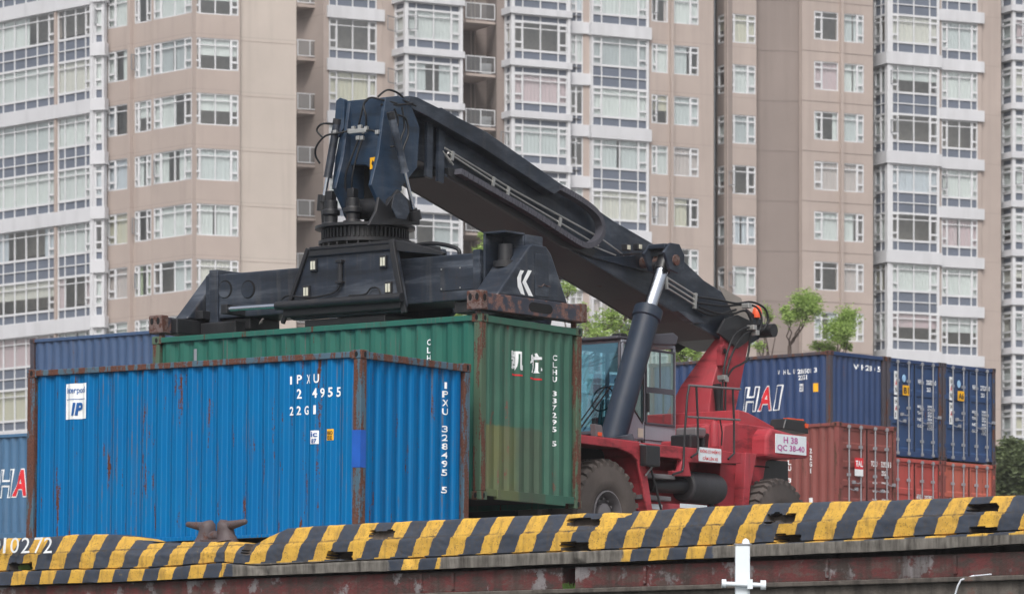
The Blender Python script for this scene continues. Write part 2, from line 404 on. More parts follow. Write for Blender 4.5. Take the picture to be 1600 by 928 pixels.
def side_rect(r, mat, s, z, w, h, **k):
    return put_rect('sticker', r, mat, (-CW/2+.03, CL/2-s, z), YR, UP, w, h, SDEP, SXS, s0=s, **k)
def end_text(r, mat, body, s, z, w, h, **k):      # on the -y end wall, s measured from the -x post
    return put_text('lettering', r, mat, body, (-CW/2+s, -CL/2+.03, z), XR, UP, w, h, EDEP, EXS, s0=s, **k)
def flat_text(r, mat, body, s, z, w, h, y=.035, **k):
    return put_text('lettering', r, mat, body, (-CW/2+s, -CL/2+y, z), XR, UP, w, h, **k)
def flat_rect(r, mat, s, z, w, h, y=.035, name='sticker', lift=.006):
    return put_rect(name, r, mat, (-CW/2+s, -CL/2+y, z), XR, UP, w, h, lift=lift)

RZ = math.atan2(.8, .6)
VV = Vector((.6, .8, 0)); UU = Vector((-.8, .6, 0))
def centre_from_corner(px, Y, rz=RZ):
    X = (px-800)/F*Y; v = Vector((math.cos(rz), math.sin(rz), 0)); u = Vector((-math.sin(rz), math.cos(rz), 0))
    return Vector((X, Y, 0))+v*(CW/2)+u*(CL/2)

# blue container on the quay
cb = centre_from_corner(561.5, 58.1, RZ+.007)
blue = container((cb.x, cb.y, 2.665), RZ+.007, M['blue'], M['blue'], M['blue_post'],
    'bright blue container with rusty corner posts, nearest one on the quay behind the striped kerb', dent=.014, ry=math.radians(.6), rx=math.radians(.35))
side_rect(blue, M['white'], .70, 1.86, .41, .50)
side_text(blue, M['logo_blue'], 'Interpool', .73, 2.20, .36, .11, lift=.012)
side_rect(blue, M['logo_blue'], .72, 2.135, .37, .008, lift=.010)
side_text(blue, M['logo_blue'], 'IP', .84, 1.91, .17, .18, lift=.012, bold=.04, slant=.15)
side_text(blue, M['white'], 'I', 4.78, 2.18, .035, .11)
for ch, s in (('P', 4.93), ('X', 5.07), ('U', 5.22)): side_text(blue, M['white'], ch, s, 2.18, .075, .12, bold=.02)
for ch, s in (('2', 4.93), ('4', 5.20), ('9', 5.31), ('5', 5.47), ('5', 5.59)): side_text(blue, M['white'], ch, s, 1.98, .075, .13, bold=.02)
for ch, s in (('2', 4.78), ('2', 4.93), ('G', 5.04), ('1', 5.22)): side_text(blue, M['white'], ch, s, 1.76, .07 if ch != '1' else .04, .12, bold=.02)
side_rect(blue, M['white'], 5.17, 1.36, .13, .18)
side_text(blue, M['logo_blue'], 'ic', 5.185, 1.455, .10, .07, lift=.012, bold=.02); side_text(blue, M['logo_blue'], '87', 5.195, 1.37, .08, .06, lift=.012, bold=.02)
side_rect(blue, M['yellow_s'], 5.46, 1.40, .10, .15)
side_text(blue, M['black_s'], 'I80', 5.47, 1.475, .08, .05, lift=.012); side_text(blue, M['black_s'], 'EE', 5.475, 1.41, .07, .05, lift=.012)
end_text(blue, M['white'], 'IPXU 328495 5', 1.86, .78, .085, 1.52, vertical=True, bold=.02)
# bright blue touch-up on the near corner post
MB().box(-CW/2+.004, -CW/2+.125, -CL/2+.004, -CL/2+.150, 1.02, 1.52).build('paint_patch', plain('blue_touch_up', lin(24, 84, 172), .45), blue)

# green container in the grip of the spreader
GC = Vector((-2.137, 63.29, 0))
gg = centre_from_corner(750.5, 60.5, RZ+.011)
green = container((gg.x, gg.y, 3.37), RZ+.011, M['green'], M['green_end'], M['green_post'],
    'green container with olive patch on its end, lifted by the reach stacker above the quay', dent=.012, ry=math.radians(.7))
end_text(green, M['white'], '\u51ef', .74, 1.86, .29, .29, bold=.028)
end_text(green, M['white'], '\u822a', 1.19, 1.86, .29, .29, bold=.028)
put_rect('lettering', green, M['red_s'], (-CW/2+.76, -CL/2+.03, 1.79), XR, UP, .30, .022, EDEP, EXS, s0=.76)
put_rect('lettering', green, M['red_s'], (-CW/2+1.20, -CL/2+.03, 1.77), XR, UP, .28, .022, EDEP, EXS, s0=1.20)
end_text(green, M['white'], 'CLHU 337295 5', 1.80, .86, .075, 1.30, vertical=True, bold=.02)
side_text(green, M['white'], 'CLHU 337295 5', 5.06, .86, .07, 1.42, vertical=True, bold=.02)
side_rect(green, M['rod'], .78, 2.2, .07, .17)

# stack at the right
RZ2 = math.radians(48.7)
c0 = centre_from_corner(1297, 112, RZ2); v2 = Vector((math.cos(RZ2), math.sin(RZ2), 0)); u2 = Vector((-math.sin(RZ2), math.cos(RZ2), 0))
nv = container((c0.x, c0.y, 10.1-CH), RZ2, M['navy'], M['navy'], M['navy_post'],
    'navy container with big outlined letters on its side, top corner of the rear stack', group=None)
def big_letters(r, bodymat, s_end, z, h):
    xs = s_end-3.36
    for ch, w_, red in (('W', .62, 0), ('A', .46, 1), ('N', .44, 0), (' ', .30, 0), ('H', .46, 0), ('A', .50, 1), ('I', .22, 0)):
        if ch != ' ':
            side_text(r, M['white'], ch, xs, z, w_, h, bold=.055, slant=.18)
            side_text(r, M['red_s'] if red else bodymat, ch, xs+.03, z+.03, w_-.06, h-.06, bold=.03 if red else .0, slant=.18, lift=.014)
        xs += w_+.03
big_letters(nv, M['navy'], 4.57, 1.13, .66)
for ch, s in (('V', 4.33), ('H', 4.50), ('L', 4.66), ('U', 4.82)): side_text(nv, M['white'], ch, s, 2.05, .08, .12, bold=.02)
side_text(nv, M['white'], '286501', 4.98, 2.04, .42, .12, bold=.02); side_text(nv, M['white'], '3', 5.52, 2.05, .07, .12, bold=.02)
side_text(nv, M['white'], '22G1', 5.00, 1.88, .28, .12, bold=.02)
side_rect(nv, M['white'], 5.03, 1.58, .14, .2); side_text(nv, M['navy'], 'ic', 5.04, 1.68, .10, .07, lift=.012, bold=.02); side_text(nv, M['navy'], '87', 5.05, 1.60, .09, .06, lift=.012, bold=.02)
side_rect(nv, M['yellow_s'], 5.49, 1.55, .14, .22)
end_text(nv, M['white'], 'W H 2 8 6 5', 1.10, 2.17, 1.1, .14, bold=.02)
gap = CW+.06
def wanhai_doors(r, code, cx, clean):
    # narrow vertical name strips, code sticker, data block
    flat_rect(r, M['white'], .31, 1.62, .16, .62, lift=.010); flat_rect(r, M['white'], .31, .98, .16, .58, lift=.010)
    for wd, z, hh in (('WAN', 1.66, .55), ('HAI', 1.01, .53)):
        for i, ch in enumerate(wd):
            put_text('lettering', r, M['red_s'] if ch == 'A' else M['black_s'], ch, (-CW/2+.345, -CL/2+.035, z+hh*(2-i)/3+.02), XR, UP, .08 if ch != 'I' else .03, hh/3-.05, bold=.02, lift=.02)
    # round pale badge
    pts = [(-CW/2+.74+.07*math.cos(t), 2.07+.10*math.sin(t)) for t in [k*math.pi/8 for k in range(16)]]
    MB().prism(pts, 'y', -CL/2+.012, -CL/2+.030).build('badge', M['pale_blue'], r)
    flat_rect(r, M['yellow_s'], .60, 1.62, .30, .26, y=0, lift=.04)
    put_text('lettering', r, M['black_s'], code, (-CW/2+.64, -CL/2, 1.665), XR, UP, .22, .16, bold=.02, lift=.05)
    flat_text(r, M['white'], 'WHLU', 1.36, 1.96, .22, .13, bold=.02, lift=.012)
    flat_text(r, M['white'], cx, 1.74, 1.96, .34, .13, bold=.02, lift=.012); flat_text(r, M['white'], '0', 2.12, 1.96, .06, .13, bold=.02, lift=.012)
    flat_text(r, M['white'], '22G1', 1.76, 1.78, .18, .11, bold=.02, lift=.012)
    rows = ('MAX.GR', 'TARE', 'NET', 'CU.CAP')
    for i, a in enumerate(rows):
        flat_text(r, M['white'], a, 1.35, 1.33-.17*i, .26, .08, bold=.015, lift=.012)
        flat_text(r, M['white'], ('30480', '2230', '28250', '33.2')[i], 1.80, 1.36-.17*i, .20, .06, bold=.015, lift=.012)
        flat_text(r, M['white'], ('67200', '4920', '62280', '1172')[i], 1.80, 1.28-.17*i, .20, .06, bold=.015, lift=.012)
p1 = c0+v2*gap; p2 = c0+v2*2*(CW+.05)
d1 = container((p1.x, p1.y, 10.1-CH), RZ2, M['navy'], M['navy'], M['navy_post'], 'navy container whose doors bear the yellow B1 sticker, in the rear stack', doors=True, doorcol=M['navy_door'], group='navy door-end containers')
wanhai_doors(d1, 'B1', '205022', 0)
d2 = container((p2.x, p2.y, 10.1-CH), RZ2, M['navy'], M['navy'], M['navy_post'], 'navy container whose doors bear the yellow A6 sticker, far right of the rear stack', doors=True, doorcol=M['navy_door'], group='navy door-end containers')
wanhai_doors(d2, 'A6', '275252', 0)
d3 = container((p1.x, p1.y, 10.1-2*CH-.01), RZ2, M['red_c'], M['red_c'], M['red_post'], 'bright red container with plain doors directly below the navy B1 container', doors=True, group='red containers under the navy ones')
d4 = container((p2.x, p2.y, 10.1-2*CH-.01), RZ2, M['orange_c'], M['orange_c'], M['red_post'], 'faded orange container with a small blue sticker directly below the navy A6 container', doors=True, group='red containers under the navy ones')
flat_text(d3, M['white'], 'AFXU', 1.30, 1.52, .24, .13, bold=.02, lift=.012); flat_text(d3, M['white'], '332787 5', 1.66, 1.50, .42, .13, bold=.02, lift=.012); flat_text(d3, M['white'], '22G1', 1.68, 1.28, .22, .12, bold=.02, lift=.012)
flat_text(d4, M['white'], 'TCKU', 1.38, 1.42, .24, .12, bold=.02, lift=.012); flat_text(d4, M['white'], '348216 0', 1.72, 1.42, .42, .12, bold=.02, lift=.012)
flat_text(d4, M['white'], 'CAPITAL', .30, 1.52, .42, .09, bold=.02, lift=.012)
flat_rect(d4, M['pale_blue'], .80, 1.38, .14, .24, y=0, lift=.04)
ct = centre_from_corner(1310, 107.6, RZ2)
tal = container((ct.x, ct.y, 7.94-CH), RZ2, M['maroon'], M['maroon'], M['red_post'], 'maroon container with a red and white square logo on its doors, behind the machine', doors=True, doorstyle=5)
flat_rect(tal, M['red_s'], .62, 1.45, .35, .28, y=0, lift=.04); flat_rect(tal, M['white'], .62, 1.28, .35, .165, y=0, lift=.04)
put_text('lettering', tal, M['white'], 'TAL', (-CW/2+.65, -CL/2, 1.51), XR, UP, .29, .15, bold=.03, lift=.05)
flat_text(tal, M['white'], 'TCLU', 1.38, 1.55, .26, .14, bold=.02, lift=.012); flat_text(tal, M['white'], '329218 3', 1.80, 1.55, .42, .14, bold=.02, lift=.012); flat_text(tal, M['white'], '22G1', 1.82, 1.34, .22, .12, bold=.02, lift=.012)
for i in range(5):
    flat_text(tal, M['white'], ('GROSS', 'TARE', 'NET', 'CUBE', 'MAX')[i], 1.44, 1.12-.21*i, .20, .05, bold=.01, lift=.012)
    flat_text(tal, M['white'], ('30480 KG', '2180 KG', '28300 KG', '33.1 CU', '1169 FT')[i], 1.82, 1.13-.21*i, .30, .05, bold=.01, lift=.012)
flat_rect(tal, M['white'], .22, .45, .2, .12, lift=.012)
side_text(tal, M['white'], '22G1', 5.12, 1.35, .10, .62, vertical=True, bold=.02)
side_text(tal, M['white'], 'TCLU 329218 3', 4.45, .10, .09, 1.9, vertical=True, bold=.02)
side_rect(tal, M['white'], 5.10, .5, .14, .24)
# left rear containers
def from_left(px, Y): 
    X = (px-800)/F*Y
    return Vector((X, Y, 0))-UU*(CL/2)+VV*(CW/2)
sl_ = from_left(46, 110)
slate = container((sl_.x, sl_.y, 10.2-CH), RZ, M['slate'], M['slate'], M['navy_post'], 'slate blue container standing high behind the left end of the green one', detail=False)
ha_ = centre_from_corner(122, 105)
ha = container((ha_.x, ha_.y, 7.56-CH), RZ, M['teal'], M['teal'], M['navy_post'], 'teal blue container cut by the left picture edge, with outlined H and red A', detail=False)
big_letters(ha, M['teal'], 4.76, 1.02, .70)

# ------------------------------------------------------------------ ground, water, quay
KP = Vector((-800/F*59.2, 59.2, 0)); KD = Vector((.754, -.657, 0)).normalized(); KN = Vector((.657, .754, 0)).normalized()
def asphalt(name, col):
    m, t, p, o = nodes(name); v = coords(t, rnd=False); n1 = noise(t, v, .15, 6); n2 = noise(t, v, 30, 4)
    c = mix(t, n1, tuple(c_*.75 for c_ in col[:3])+(1,), tuple(c_*1.3 for c_ in col[:3])+(1,)); c = mix(t, ramp(t, n2, .3, .7, 0, .3), c, (.03, .03, .03, 1))
    t.links.new(c, p.inputs['Base Color']); p.inputs['Roughness'].default_value = .9; bump(t, p, n2, .4, .01); return m
g = MB(); rows = [(.30, 2.66), (6.2, 2.66), (8.5, 2.56), (45, 2.33), (3000, 2.33)]
vs = []
for d, z in rows:
    for t in (-3000, -30, 0, 30, 3000):
        p = KP+KD*t+KN*d; vs.append((p.x, p.y, z))
g.add(vs, [(i*5+j, i*5+j+1, (i+1)*5+j+1, (i+1)*5+j) for i in range(4) for j in range(4)])
tag(g.build('quay_ground', asphalt('yard_concrete', (.20, .19, .18))), kind='structure')
# unseen support blocks in place of the stacks' hidden bottom containers
def plinth(pos, rz, top, n=1):
    T = Matrix.Translation((pos.x, pos.y, 0)) @ Matrix.Rotation(rz, 4, 'Z')
    tag(MB().box(-1.2, -1.2+2.44*n, -3.0, 3.0, 2.2, top, 0, T).build('stack_support', asphalt('support_concrete', (.22, .21, .2))), kind='structure')
plinth(p1, RZ2, 10.1-2*CH-.01, 2); plinth(c0, RZ2, 10.1-CH-.0); plinth(ct, RZ2, 7.94-CH); plinth(ha_, RZ, 7.56-CH); plinth(sl_, RZ, 10.2-CH)
def water_mat():
    m, t, p, o = nodes('harbour_water'); v = coords(t, rnd=False); n = noise(t, v, 1.5, 6)
    p.inputs['Base Color'].default_value = (.03, .045, .04, 1); p.inputs['Roughness'].default_value = .12; bump(t, p, n, .5, .08); return m
a = KP-KN*0; vs = []
for d in (-3000, .8):
    for t in (-3000, 3000):
        p = KP+KD*t+KN*d; vs.append((p.x, p.y, -1.8))
tag(MB().add(vs, [(0, 1, 3, 2)]).build('harbour_water', water_mat()), kind='structure')

def interp(tab, x):
    if x <= tab[0][0]: return tab[0][1]
    for (a, ya), (b, yb) in zip(tab[:-1], tab[1:]):
        if x <= b: return ya+(yb-ya)*(x-a)/(b-a)
    return tab[-1][1]
def t_of_px(px):
    k = (px-800)/F; return (k*KP.y-KP.x)/(KD.x-k*KD.y)
def zrow(px, y):
    t = t_of_px(px); Y = KP.y+KD.y*t; return (HY-y)/F*Y
def kerb_mat(KPH):
    m, t, p, o = nodes('striped_kerb_paint'); v = coords(t, rnd=False); sx = N(t, 'SeparateXYZ'); t.links.new(v, sx.inputs[0])
    x, z = sx.outputs[0], sx.outputs[2]
    nA = noise(t, v, 12, 9, .72); nB = noise(t, v, 2.2, 8, .7); nC = noise(t, v, 45, 4); nD = noise(t, coords(t, (1, 1, .15), rnd=False), 14, 5)
    mid = ramp(t, mth(t, 'ADD', z, mth(t, 'MULTIPLY', nA, .02)), 2.545, 2.56, 0, 1)
    xx = mth(t, 'SUBTRACT', x, mth(t, 'MULTIPLY', z, KSL)); xx = mth(t, 'SUBTRACT', xx, mth(t, 'MULTIPLY', mid, .035))
    xx = mth(t, 'ADD', xx, mth(t, 'MULTIPLY', mth(t, 'SUBTRACT', nA, .5), .07))
    low = ramp(t, z, 2.325, 2.33, +.07, 0); xx = mth(t, 'ADD', xx, low)
    fr = mth(t, 'FRACT', mth(t, 'ADD', mth(t, 'DIVIDE', xx, KPER), KPH))
    st = ramp(t, fr, .485, .5, 0, 1)
    yel = mix(t, ramp(t, nB, .35, .7, 0, 1), lin(206, 163, 62), lin(182, 142, 62)); drk = mix(t, ramp(t, nB, .35, .7, 0, 1), lin(42, 50, 64), lin(58, 66, 80))
    c = mix(t, st, yel, drk)
    # grime, pits and flaked spots that show the concrete
    ml_ = mth(t, 'ABSOLUTE', mth(t, 'SUBTRACT', mth(t, 'ADD', z, mth(t, 'MULTIPLY', nA, .05)), 2.585)); c = mix(t, mth(t, 'MULTIPLY', ramp(t, ml_, .004, .014, 1, 0), ramp(t, nB, .42, .6, .1, .9)), c, lin(48, 42, 38))
    c = mix(t, ramp(t, nD, .5, .72, 0, .5), c, lin(70, 62, 52)); c = mix(t, ramp(t, nC, .58, .66, 0, .7), c, lin(70, 62, 50))
    conc = mix(t, nC, lin(92, 88, 82), lin(128, 122, 112))
    fl = mth(t, 'ADD', mth(t, 'MULTIPLY', nB, .55), mth(t, 'MULTIPLY', nA, .45))
    c = mix(t, ramp(t, fl, .61, .625, 0, 1), c, mix(t, nC, lin(60, 56, 50), lin(108, 100, 88)))
    # bare concrete on most of the lower lip
    wide = noise(t, coords(t, (1, 1, .2), rnd=False), .55, 3)
    lowm = ramp(t, z, 2.300, 2.315, 1, 0); lf = ramp(t, x, t_of_px(366), t_of_px(367), 0, 1)
    xw = mth(t, 'ADD', x, mth(t, 'MULTIPLY', mth(t, 'SUBTRACT', nB, .5), .3))
    for q0, q1 in ((608, 690), (975, 1118)):      # stretches of the lip that still carry stripes
        lf = mth(t, 'MULTIPLY', lf, mth(t, 'MAXIMUM', ramp(t, xw, t_of_px(q0), t_of_px(q0)+.03, 1, 0), ramp(t, xw, t_of_px(q1), t_of_px(q1)+.03, 0, 1)))
    lowb = mth(t, 'MULTIPLY', lowm, lf)
    stn = mix(t, ramp(t, nD, .3, .7, 0, 1), lin(120, 116, 110), lin(58, 54, 50))
    c = mix(t, lowb, c, stn)
    t.links.new(c, p.inputs['Base Color']); p.inputs['Roughness'].default_value = .78
    h = mth(t, 'ADD', nA, mth(t, 'MULTIPLY', nC, .3)); bump(t, p, h, .6, .008)
    return m
KPER = .568; KSL = .38
M['notch'] = plain('bare_notch_concrete', lin(74, 66, 60), .9, var=.4, scale=14)
TOPY = [(-120, 842), (0, 840), (45, 840), (90, 836), (110, 834), (170, 834), (185, 837), (205, 843), (222, 849), (245, 847), (262, 845.5), (360, 845.5), (385, 850), (396, 846), (410, 838), (440, 825), (480, 821), (600, 815), (700, 810), (800, 805), (940, 800), (1200, 785), (1400, 780), (1600, 772), (1760, 765)]
JY = [(-120, 896), (0, 892), (100, 889), (230, 887), (345, 878), (400, 883), (800, 864), (1000, 856), (1400, 839), (1600, 828), (1760, 820)]
LY = [(-120, 919), (0, 914), (230, 907), (365, 900), (400, 899), (800, 884), (1000, 876), (1400, 860), (1600, 849), (1760, 842)]
NOTCH = [(14, 49, 880, 890, .18), (510, 549, 862, 873, .22), (876, 918, 847, 860, .25), (1210, 1249, 835, 846, .25), (1514, 1556, 823, 832, .25),
         (882, 932, 810, 821, .12), (1196, 1238, 803, 816, .12), (1509, 1555, 787, 798, .20), (574, 612, 829, 841, .07), (376, 390, 849, 866, .12)]
def kerb(px0, px1, label, ph):
    o_ = KP+KD*t_of_px(px0)
    mb = MB(); rnd = random.Random(3); step = .02; t0, t1 = t_of_px(px0), t_of_px(px1); n = int((t1-t0)/step)
    from mathutils import noise as mn
    hits = []; vs = []
    # profile: back top edge, chamfered upper face, vertical lower face, joint, lip
    for i in range(n+1):
        t = t0+(t1-t0)*i/n; P = KP+KD*t; px = 800+F*P.x/P.y; s = F/P.y
        zt = (HY-interp(TOPY, px))/s; zj = (HY-interp(JY, px))/s; zl = (HY-interp(LY, px))/s
        zm = zj+(zt-zj)*.5
        prof = [(.75, zt-.18), (.75, zt-.02), (.40, zt), (.12, zt)]
        for k in range(1, 14): prof.append((.10-.085*k/13, zt+(zm-zt)*k/13))
        for k in range(1, 13): prof.append((.012, zm+(zj+.012-zm)*k/12))
        prof += [(.05, zj+.008), (.05, zj-.004), (-.035, zj-.012), (-.04, zj-.02)]
        for k in range(1, 6): prof.append((-.04, zj-.02+(zl-zj+.02)*k/5))
        prof += [(.30, zl+.005)]
        for q, (d, z) in enumerate(prof):
            hit = 0
            nn = mn.noise(Vector((t*3.1, z*7, d*3)))*.007+mn.noise(Vector((t*11, z*19, 2)))*.006
            dd, zz = d, z
            if 2 <= q < len(prof)-1:
                dd += nn
                zz += mn.noise(Vector((t*5, z*3, 9)))*.006
                # broken edges: bites out of the top and lip
                b = mn.noise(Vector((t*1.7, 4.2, 0)))
                if b > .42 and q in (3, 4, 5, 6): dd += (b-.42)*.5; zz -= (b-.42)*.2
                c_ = mn.noise(Vector((t*2.3, 1.2, z*4)))
                if c_ > .45 and q >= 29: dd += (c_-.45)*.25
                py = HY-z*s
                for a_, b_, ya, yb, dep in NOTCH:
                    jx = mn.noise(Vector((z*30, a_, 0)))*5*(1 if yb-ya > 10.5 else .2); jy = mn.noise(Vector((t*9, a_, 5)))*(4 if dep < .2 else 0)
                    if a_+jx < px < b_+jx and ya+jy < py < yb+jy: dd += dep; hit = 1
            P3 = P+KN*dd; vs.append((P3.x, P3.y, zz)); hits.append(hit)
    m_ = len(prof)
    fs = [(i*m_+j, i*m_+j+1, (i+1)*m_+j+1, (i+1)*m_+j) for i in range(n) for j in range(m_-1)]
    R = math.atan2(KD.y, KD.x); Ti = Matrix.Rotation(-R, 4, 'Z') @ Matrix.Translation((-KP.x, -KP.y, 0))
    mb.add([Ti @ Vector(p) for p in vs], fs)
    for fi, f in enumerate(fs):
        if sum(hits[q] for q in f) >= 2: mb.m[fi] = 1
    mb.f.append(tuple(range(m_))); mb.m.append(0); mb.f.append(tuple((n*m_+k) for k in range(m_))[::-1]); mb.m.append(0)
    o = mb.build('quay_kerb', [kerb_mat(ph), M['notch']], None, 0, 50); o.location = (KP.x, KP.y, 0); o.rotation_euler = (0, 0, R)
    return tag(o, label, 'kerb')
k1 = kerb(-110, 349, 'broken yellow and black striped quay kerb carrying the iron bollard and painted digits', .866)
k2 = kerb(350, 1750, 'long yellow and black striped quay kerb in front of the machine and containers', .231)
# digits brushed on the kerb
R = math.atan2(KD.y, KD.x)
for ch, px in (('0', -9), ('1', 9), ('0', 20), ('2', 37), ('7', 57), ('2', 72)):
    P = KP+KD*t_of_px(px); s = F/P.y
    put_text('painted_digit', k1, M['white'], ch, (t_of_px(px), -.02, (HY-864)/s), (1, 0, 0), (.12, 0, 1), (.05 if ch == '1' else .17), .21, bold=.0, lift=.035)
# quay wall below the kerb
def wall_mat(name, rusty):
    m, t, p, o = nodes(name); v = coords(t, rnd=False); vs_ = coords(t, (1, 1, .12), rnd=False)
    n1 = noise(t, v, 1.6, 9, .72); n2 = noise(t, vs_, 6, 6); n3 = noise(t, v, 22, 5)
    if rusty:
        n4 = noise(t, coords(t, (.6, 1, 1.6), rnd=False), 2.6, 10, .75); c = mix(t, ramp(t, n4, .42, .5, 0, 1), lin(64, 52, 50), lin(94, 44, 44)); c = mix(t, ramp(t, n4, .53, .58, 0, .8), c, lin(84, 70, 66)); c = mix(t, ramp(t, n1, .54, .58, 0, 1), c, lin(122, 118, 120))
        c = mix(t, ramp(t, n2, .45, .65, 0, .8), c, lin(52, 44, 40))
    else:
        c = mix(t, ramp(t, n1, .3, .7, 0, 1), lin(62, 56, 52), lin(104, 98, 92)); c = mix(t, ramp(t, n2, .45, .7, 0, .8), c, lin(40, 36, 34)); c = mix(t, ramp(t, n1, .6, .64, 0, .7), c, lin(96, 66, 58))
    t.links.new(c, p.inputs['Base Color']); p.inputs['Roughness'].default_value = .85; bump(t, p, mth(t, 'ADD', n1, mth(t, 'MULTIPLY', n3, .4)), .8, .03); return m
WM = wall_mat('rusty_fender_steel', True); WC = wall_mat('stained_concrete', False)
def kbuild(mb, name, mat, parent=None, bevel=0):
    o = mb.build(name, mat, parent, bevel)
    if parent is None: o.location = (KP.x, KP.y, 0); o.rotation_euler = (0, 0, R)
    return o
qw = empty('quay_wall', (KP.x, KP.y, 0), R); tag(qw, 'stained quay wall with rusty steel facing and a ledge below the striped kerb', 'wall')
tA, tB = t_of_px(-110), t_of_px(1750); gaps = [(t_of_px(-200), t_of_px(874)), (t_of_px(894), tB+.5)]
for a, b in gaps:
    kbuild(MB().box(a, b, .05, .40, 1.86, 2.12), 'steel_facing', WM, qw, .01)
kbuild(MB().box(tA-.5, tB+.5, .42, .9, -1.8, 2.3), 'backing_wall', WC, qw)
kbuild(MB().box(tA-.5, tB+.5, -.10, .41, 1.80, 1.857), 'ledge', WC, qw, .012)
kbuild(MB().box(tA-.5, tB+.5, -.04, .41, -1.8, 1.797), 'lower_face', WC, qw)
for px in (655, 705, 1005, 1290, 1490):
    t = t_of_px(px); kbuild(MB().box(t-.02, t+.02, .02, .048, 1.9, 2.1), 'weld_strip', WM, qw)
# weeds in the wall gap and in a notch
def weeds(px, y, n, label, off=.1):
    mb = MB(); t = t_of_px(px); P = KP+KD*t; s = F/P.y; z = (HY-y)/s
    for i in range(n):
        a = random.uniform(-.09, .09); q = Vector((t+a, off+random.uniform(-.04, .04), z)); d = Vector((random.uniform(-.6, .6), -.3, 1)).normalized()*random.uniform(.04, .1); w_ = Vector((.012, 0, .004))
        mb.add([q-w_, q+w_, q+d+w_*.3, q+d-w_*.3], [(0, 1, 2, 3)])
    tag(kbuild(mb, 'weeds', plain('weed_green', lin(70, 96, 40), .7)), label, 'weeds')
weeds(884, 921, 60, 'small green weeds in the gap of the quay wall')
weeds(30, 889, 50, 'small green weeds in the kerb notch under the painted digits', .12)
# bollard
bt = t_of_px(316); Pb = KP+KD*bt; zb = (HY-846)/(F/Pb.y)
bl = MB(); bz = 0
bl.prism([(math.cos(k*math.pi/8)*.38, math.sin(k*math.pi/8)*.15) for k in range(16)], 'z', -.01, .035)
for sx in (-1, 1):
    bl.tube([(sx*.20, 0, 0), (sx*.195, 0, .03), (sx*.175, 0, .09), (sx*.165, 0, .17), (sx*.17, 0, .225), (sx*.18, 0, .265), (sx*.19, 0, .275)], [.16, .135, .118, .112, .112, .085, .02], 16); bl.tube([(sx*.12, 0, .205), (sx*.26, 0, .215), (sx*.40, 0, .235), (sx*.53, 0, .255), (sx*.55, 0, .258)], [.07, .062, .048, .036, .022], 14)
bl.tube([(-.17, 0, .07), (0, 0, .085), (.17, 0, .07)], [.085, .07, .085], 12)
bo = bl.build('mooring_bollard', M['bollard'], None, 0, 60); pb = Pb+KN*.26; bo.location = (pb.x, pb.y, zb); bo.rotation_euler = (0, 0, R)
tag(bo, 'dark rusty iron bollard with two horns on the striped kerb', 'bollard')
# white mooring post in front of the quay
Yp = 49.5; Xp = (1160-800)/F*Yp; sp = F/Yp
wp = empty('mooring_post', (Xp, Yp, -1.8)); tag(wp, 'white painted steel post with a round-ended crossbar in front of the quay wall', 'post')
zz = lambda y: (HY-y)/sp+1.8
MB().box(-.083, .083, -.06, .06, 0, zz(851)).build('post', M['white_post'], wp, .008)
MB().box(-.10, .10, -.075, .075, zz(851)+.001, zz(851)+.012).build('cap_plate', M['rod'], wp, .003)
MB().tube([(.04, 0, zz(850)), (.04, 0, zz(843)), (.045, 0, zz(841))], [.05, .035, .01], 10).build('cap_lug', M['white_post'], wp, 0, 50)
MB().tube([(-.22, -.10, zz(912)), (.22, -.10, zz(914))], .026, 12).tube([(-.24, -.10, zz(911.5)), (-.19, -.10, zz(911.5))], .048, 14).tube([(.20, -.10, zz(914)), (.26, -.10, zz(914))], .055, 14).box(.05, .11, -.14, -.061, zz(920), zz(905)).build('crossbar', M['white_post'], wp, 0, 50)
# white rope hanging over the ledge at the right
rp = MB(); pts = []
for px, y, d in ((1520, 899, .02), (1512, 906, -.13), (1508, 915, -.14), (1504, 928, -.14), (1500, 960, -.12)):
    t = t_of_px(px); Y = KP.y+KD.y*t; pts.append((t, d, (HY-y)/F*Y))
rp.tube(pts, .011, 8); rp.tube([pts[0], (pts[0][0]+.25, .0, pts[0][2]+.01)], .008, 6)
tag(kbuild(rp, 'rope', plain('white_rope', lin(205, 210, 218), .8)), 'white rope end hanging over the ledge of the quay wall', 'rope')

# ------------------------------------------------------------------ apartment towers
def stucco(name, col, line=True):
    m, t, p, o = nodes(name); v = coords(t, rnd=False); n = noise(t, v, .22, 5); n2 = noise(t, coords(t, (1, 1, .05), rnd=False), 1.2, 5); n3 = noise(t, v, 9, 4)
    c = mix(t, ramp(t, n, .3, .7, 0, 1), tuple(c_*.92 for c_ in col[:3])+(1,), tuple(c_*1.06 for c_ in col[:3])+(1,))
    c = mix(t, ramp(t, n2, .5, .75, 0, .45), c, tuple(c_*.66 for c_ in col[:3])+(1,))
    sx = N(t, 'SeparateXYZ'); t.links.new(v, sx.inputs[0]); fz_ = mth(t, 'FRACT', mth(t, 'DIVIDE', mth(t, 'SUBTRACT', sx.outputs[2], 2.35), 2.9))
    if line: c = mix(t, ramp(t, mth(t, 'ABSOLUTE', mth(t, 'SUBTRACT', fz_, .5)), .492, .496, 0, .4), c, tuple(c_*.55 for c_ in col[:3])+(1,))
    n4 = noise(t, v, 1.3, 8, .7); c = mix(t, ramp(t, n4, .55, .75, 0, .25), c, tuple(c_*.75 for c_ in col[:3])+(1,))
    t.links.new(c, p.inputs['Base Color']); p.inputs['Roughness'].default_value = .85; bump(t, p, n3, .2, .02); return m
M['beige'] = stucco('beige_stucco', lin(166, 153, 146)); M['beige_l'] = stucco('pale_beige_stucco', lin(178, 168, 160)); M['beige_d'] = stucco('shaded_beige_stucco', lin(130, 119, 114))  # beige_d paints the shade of left-facing walls; blank wall, recesses and joints share it
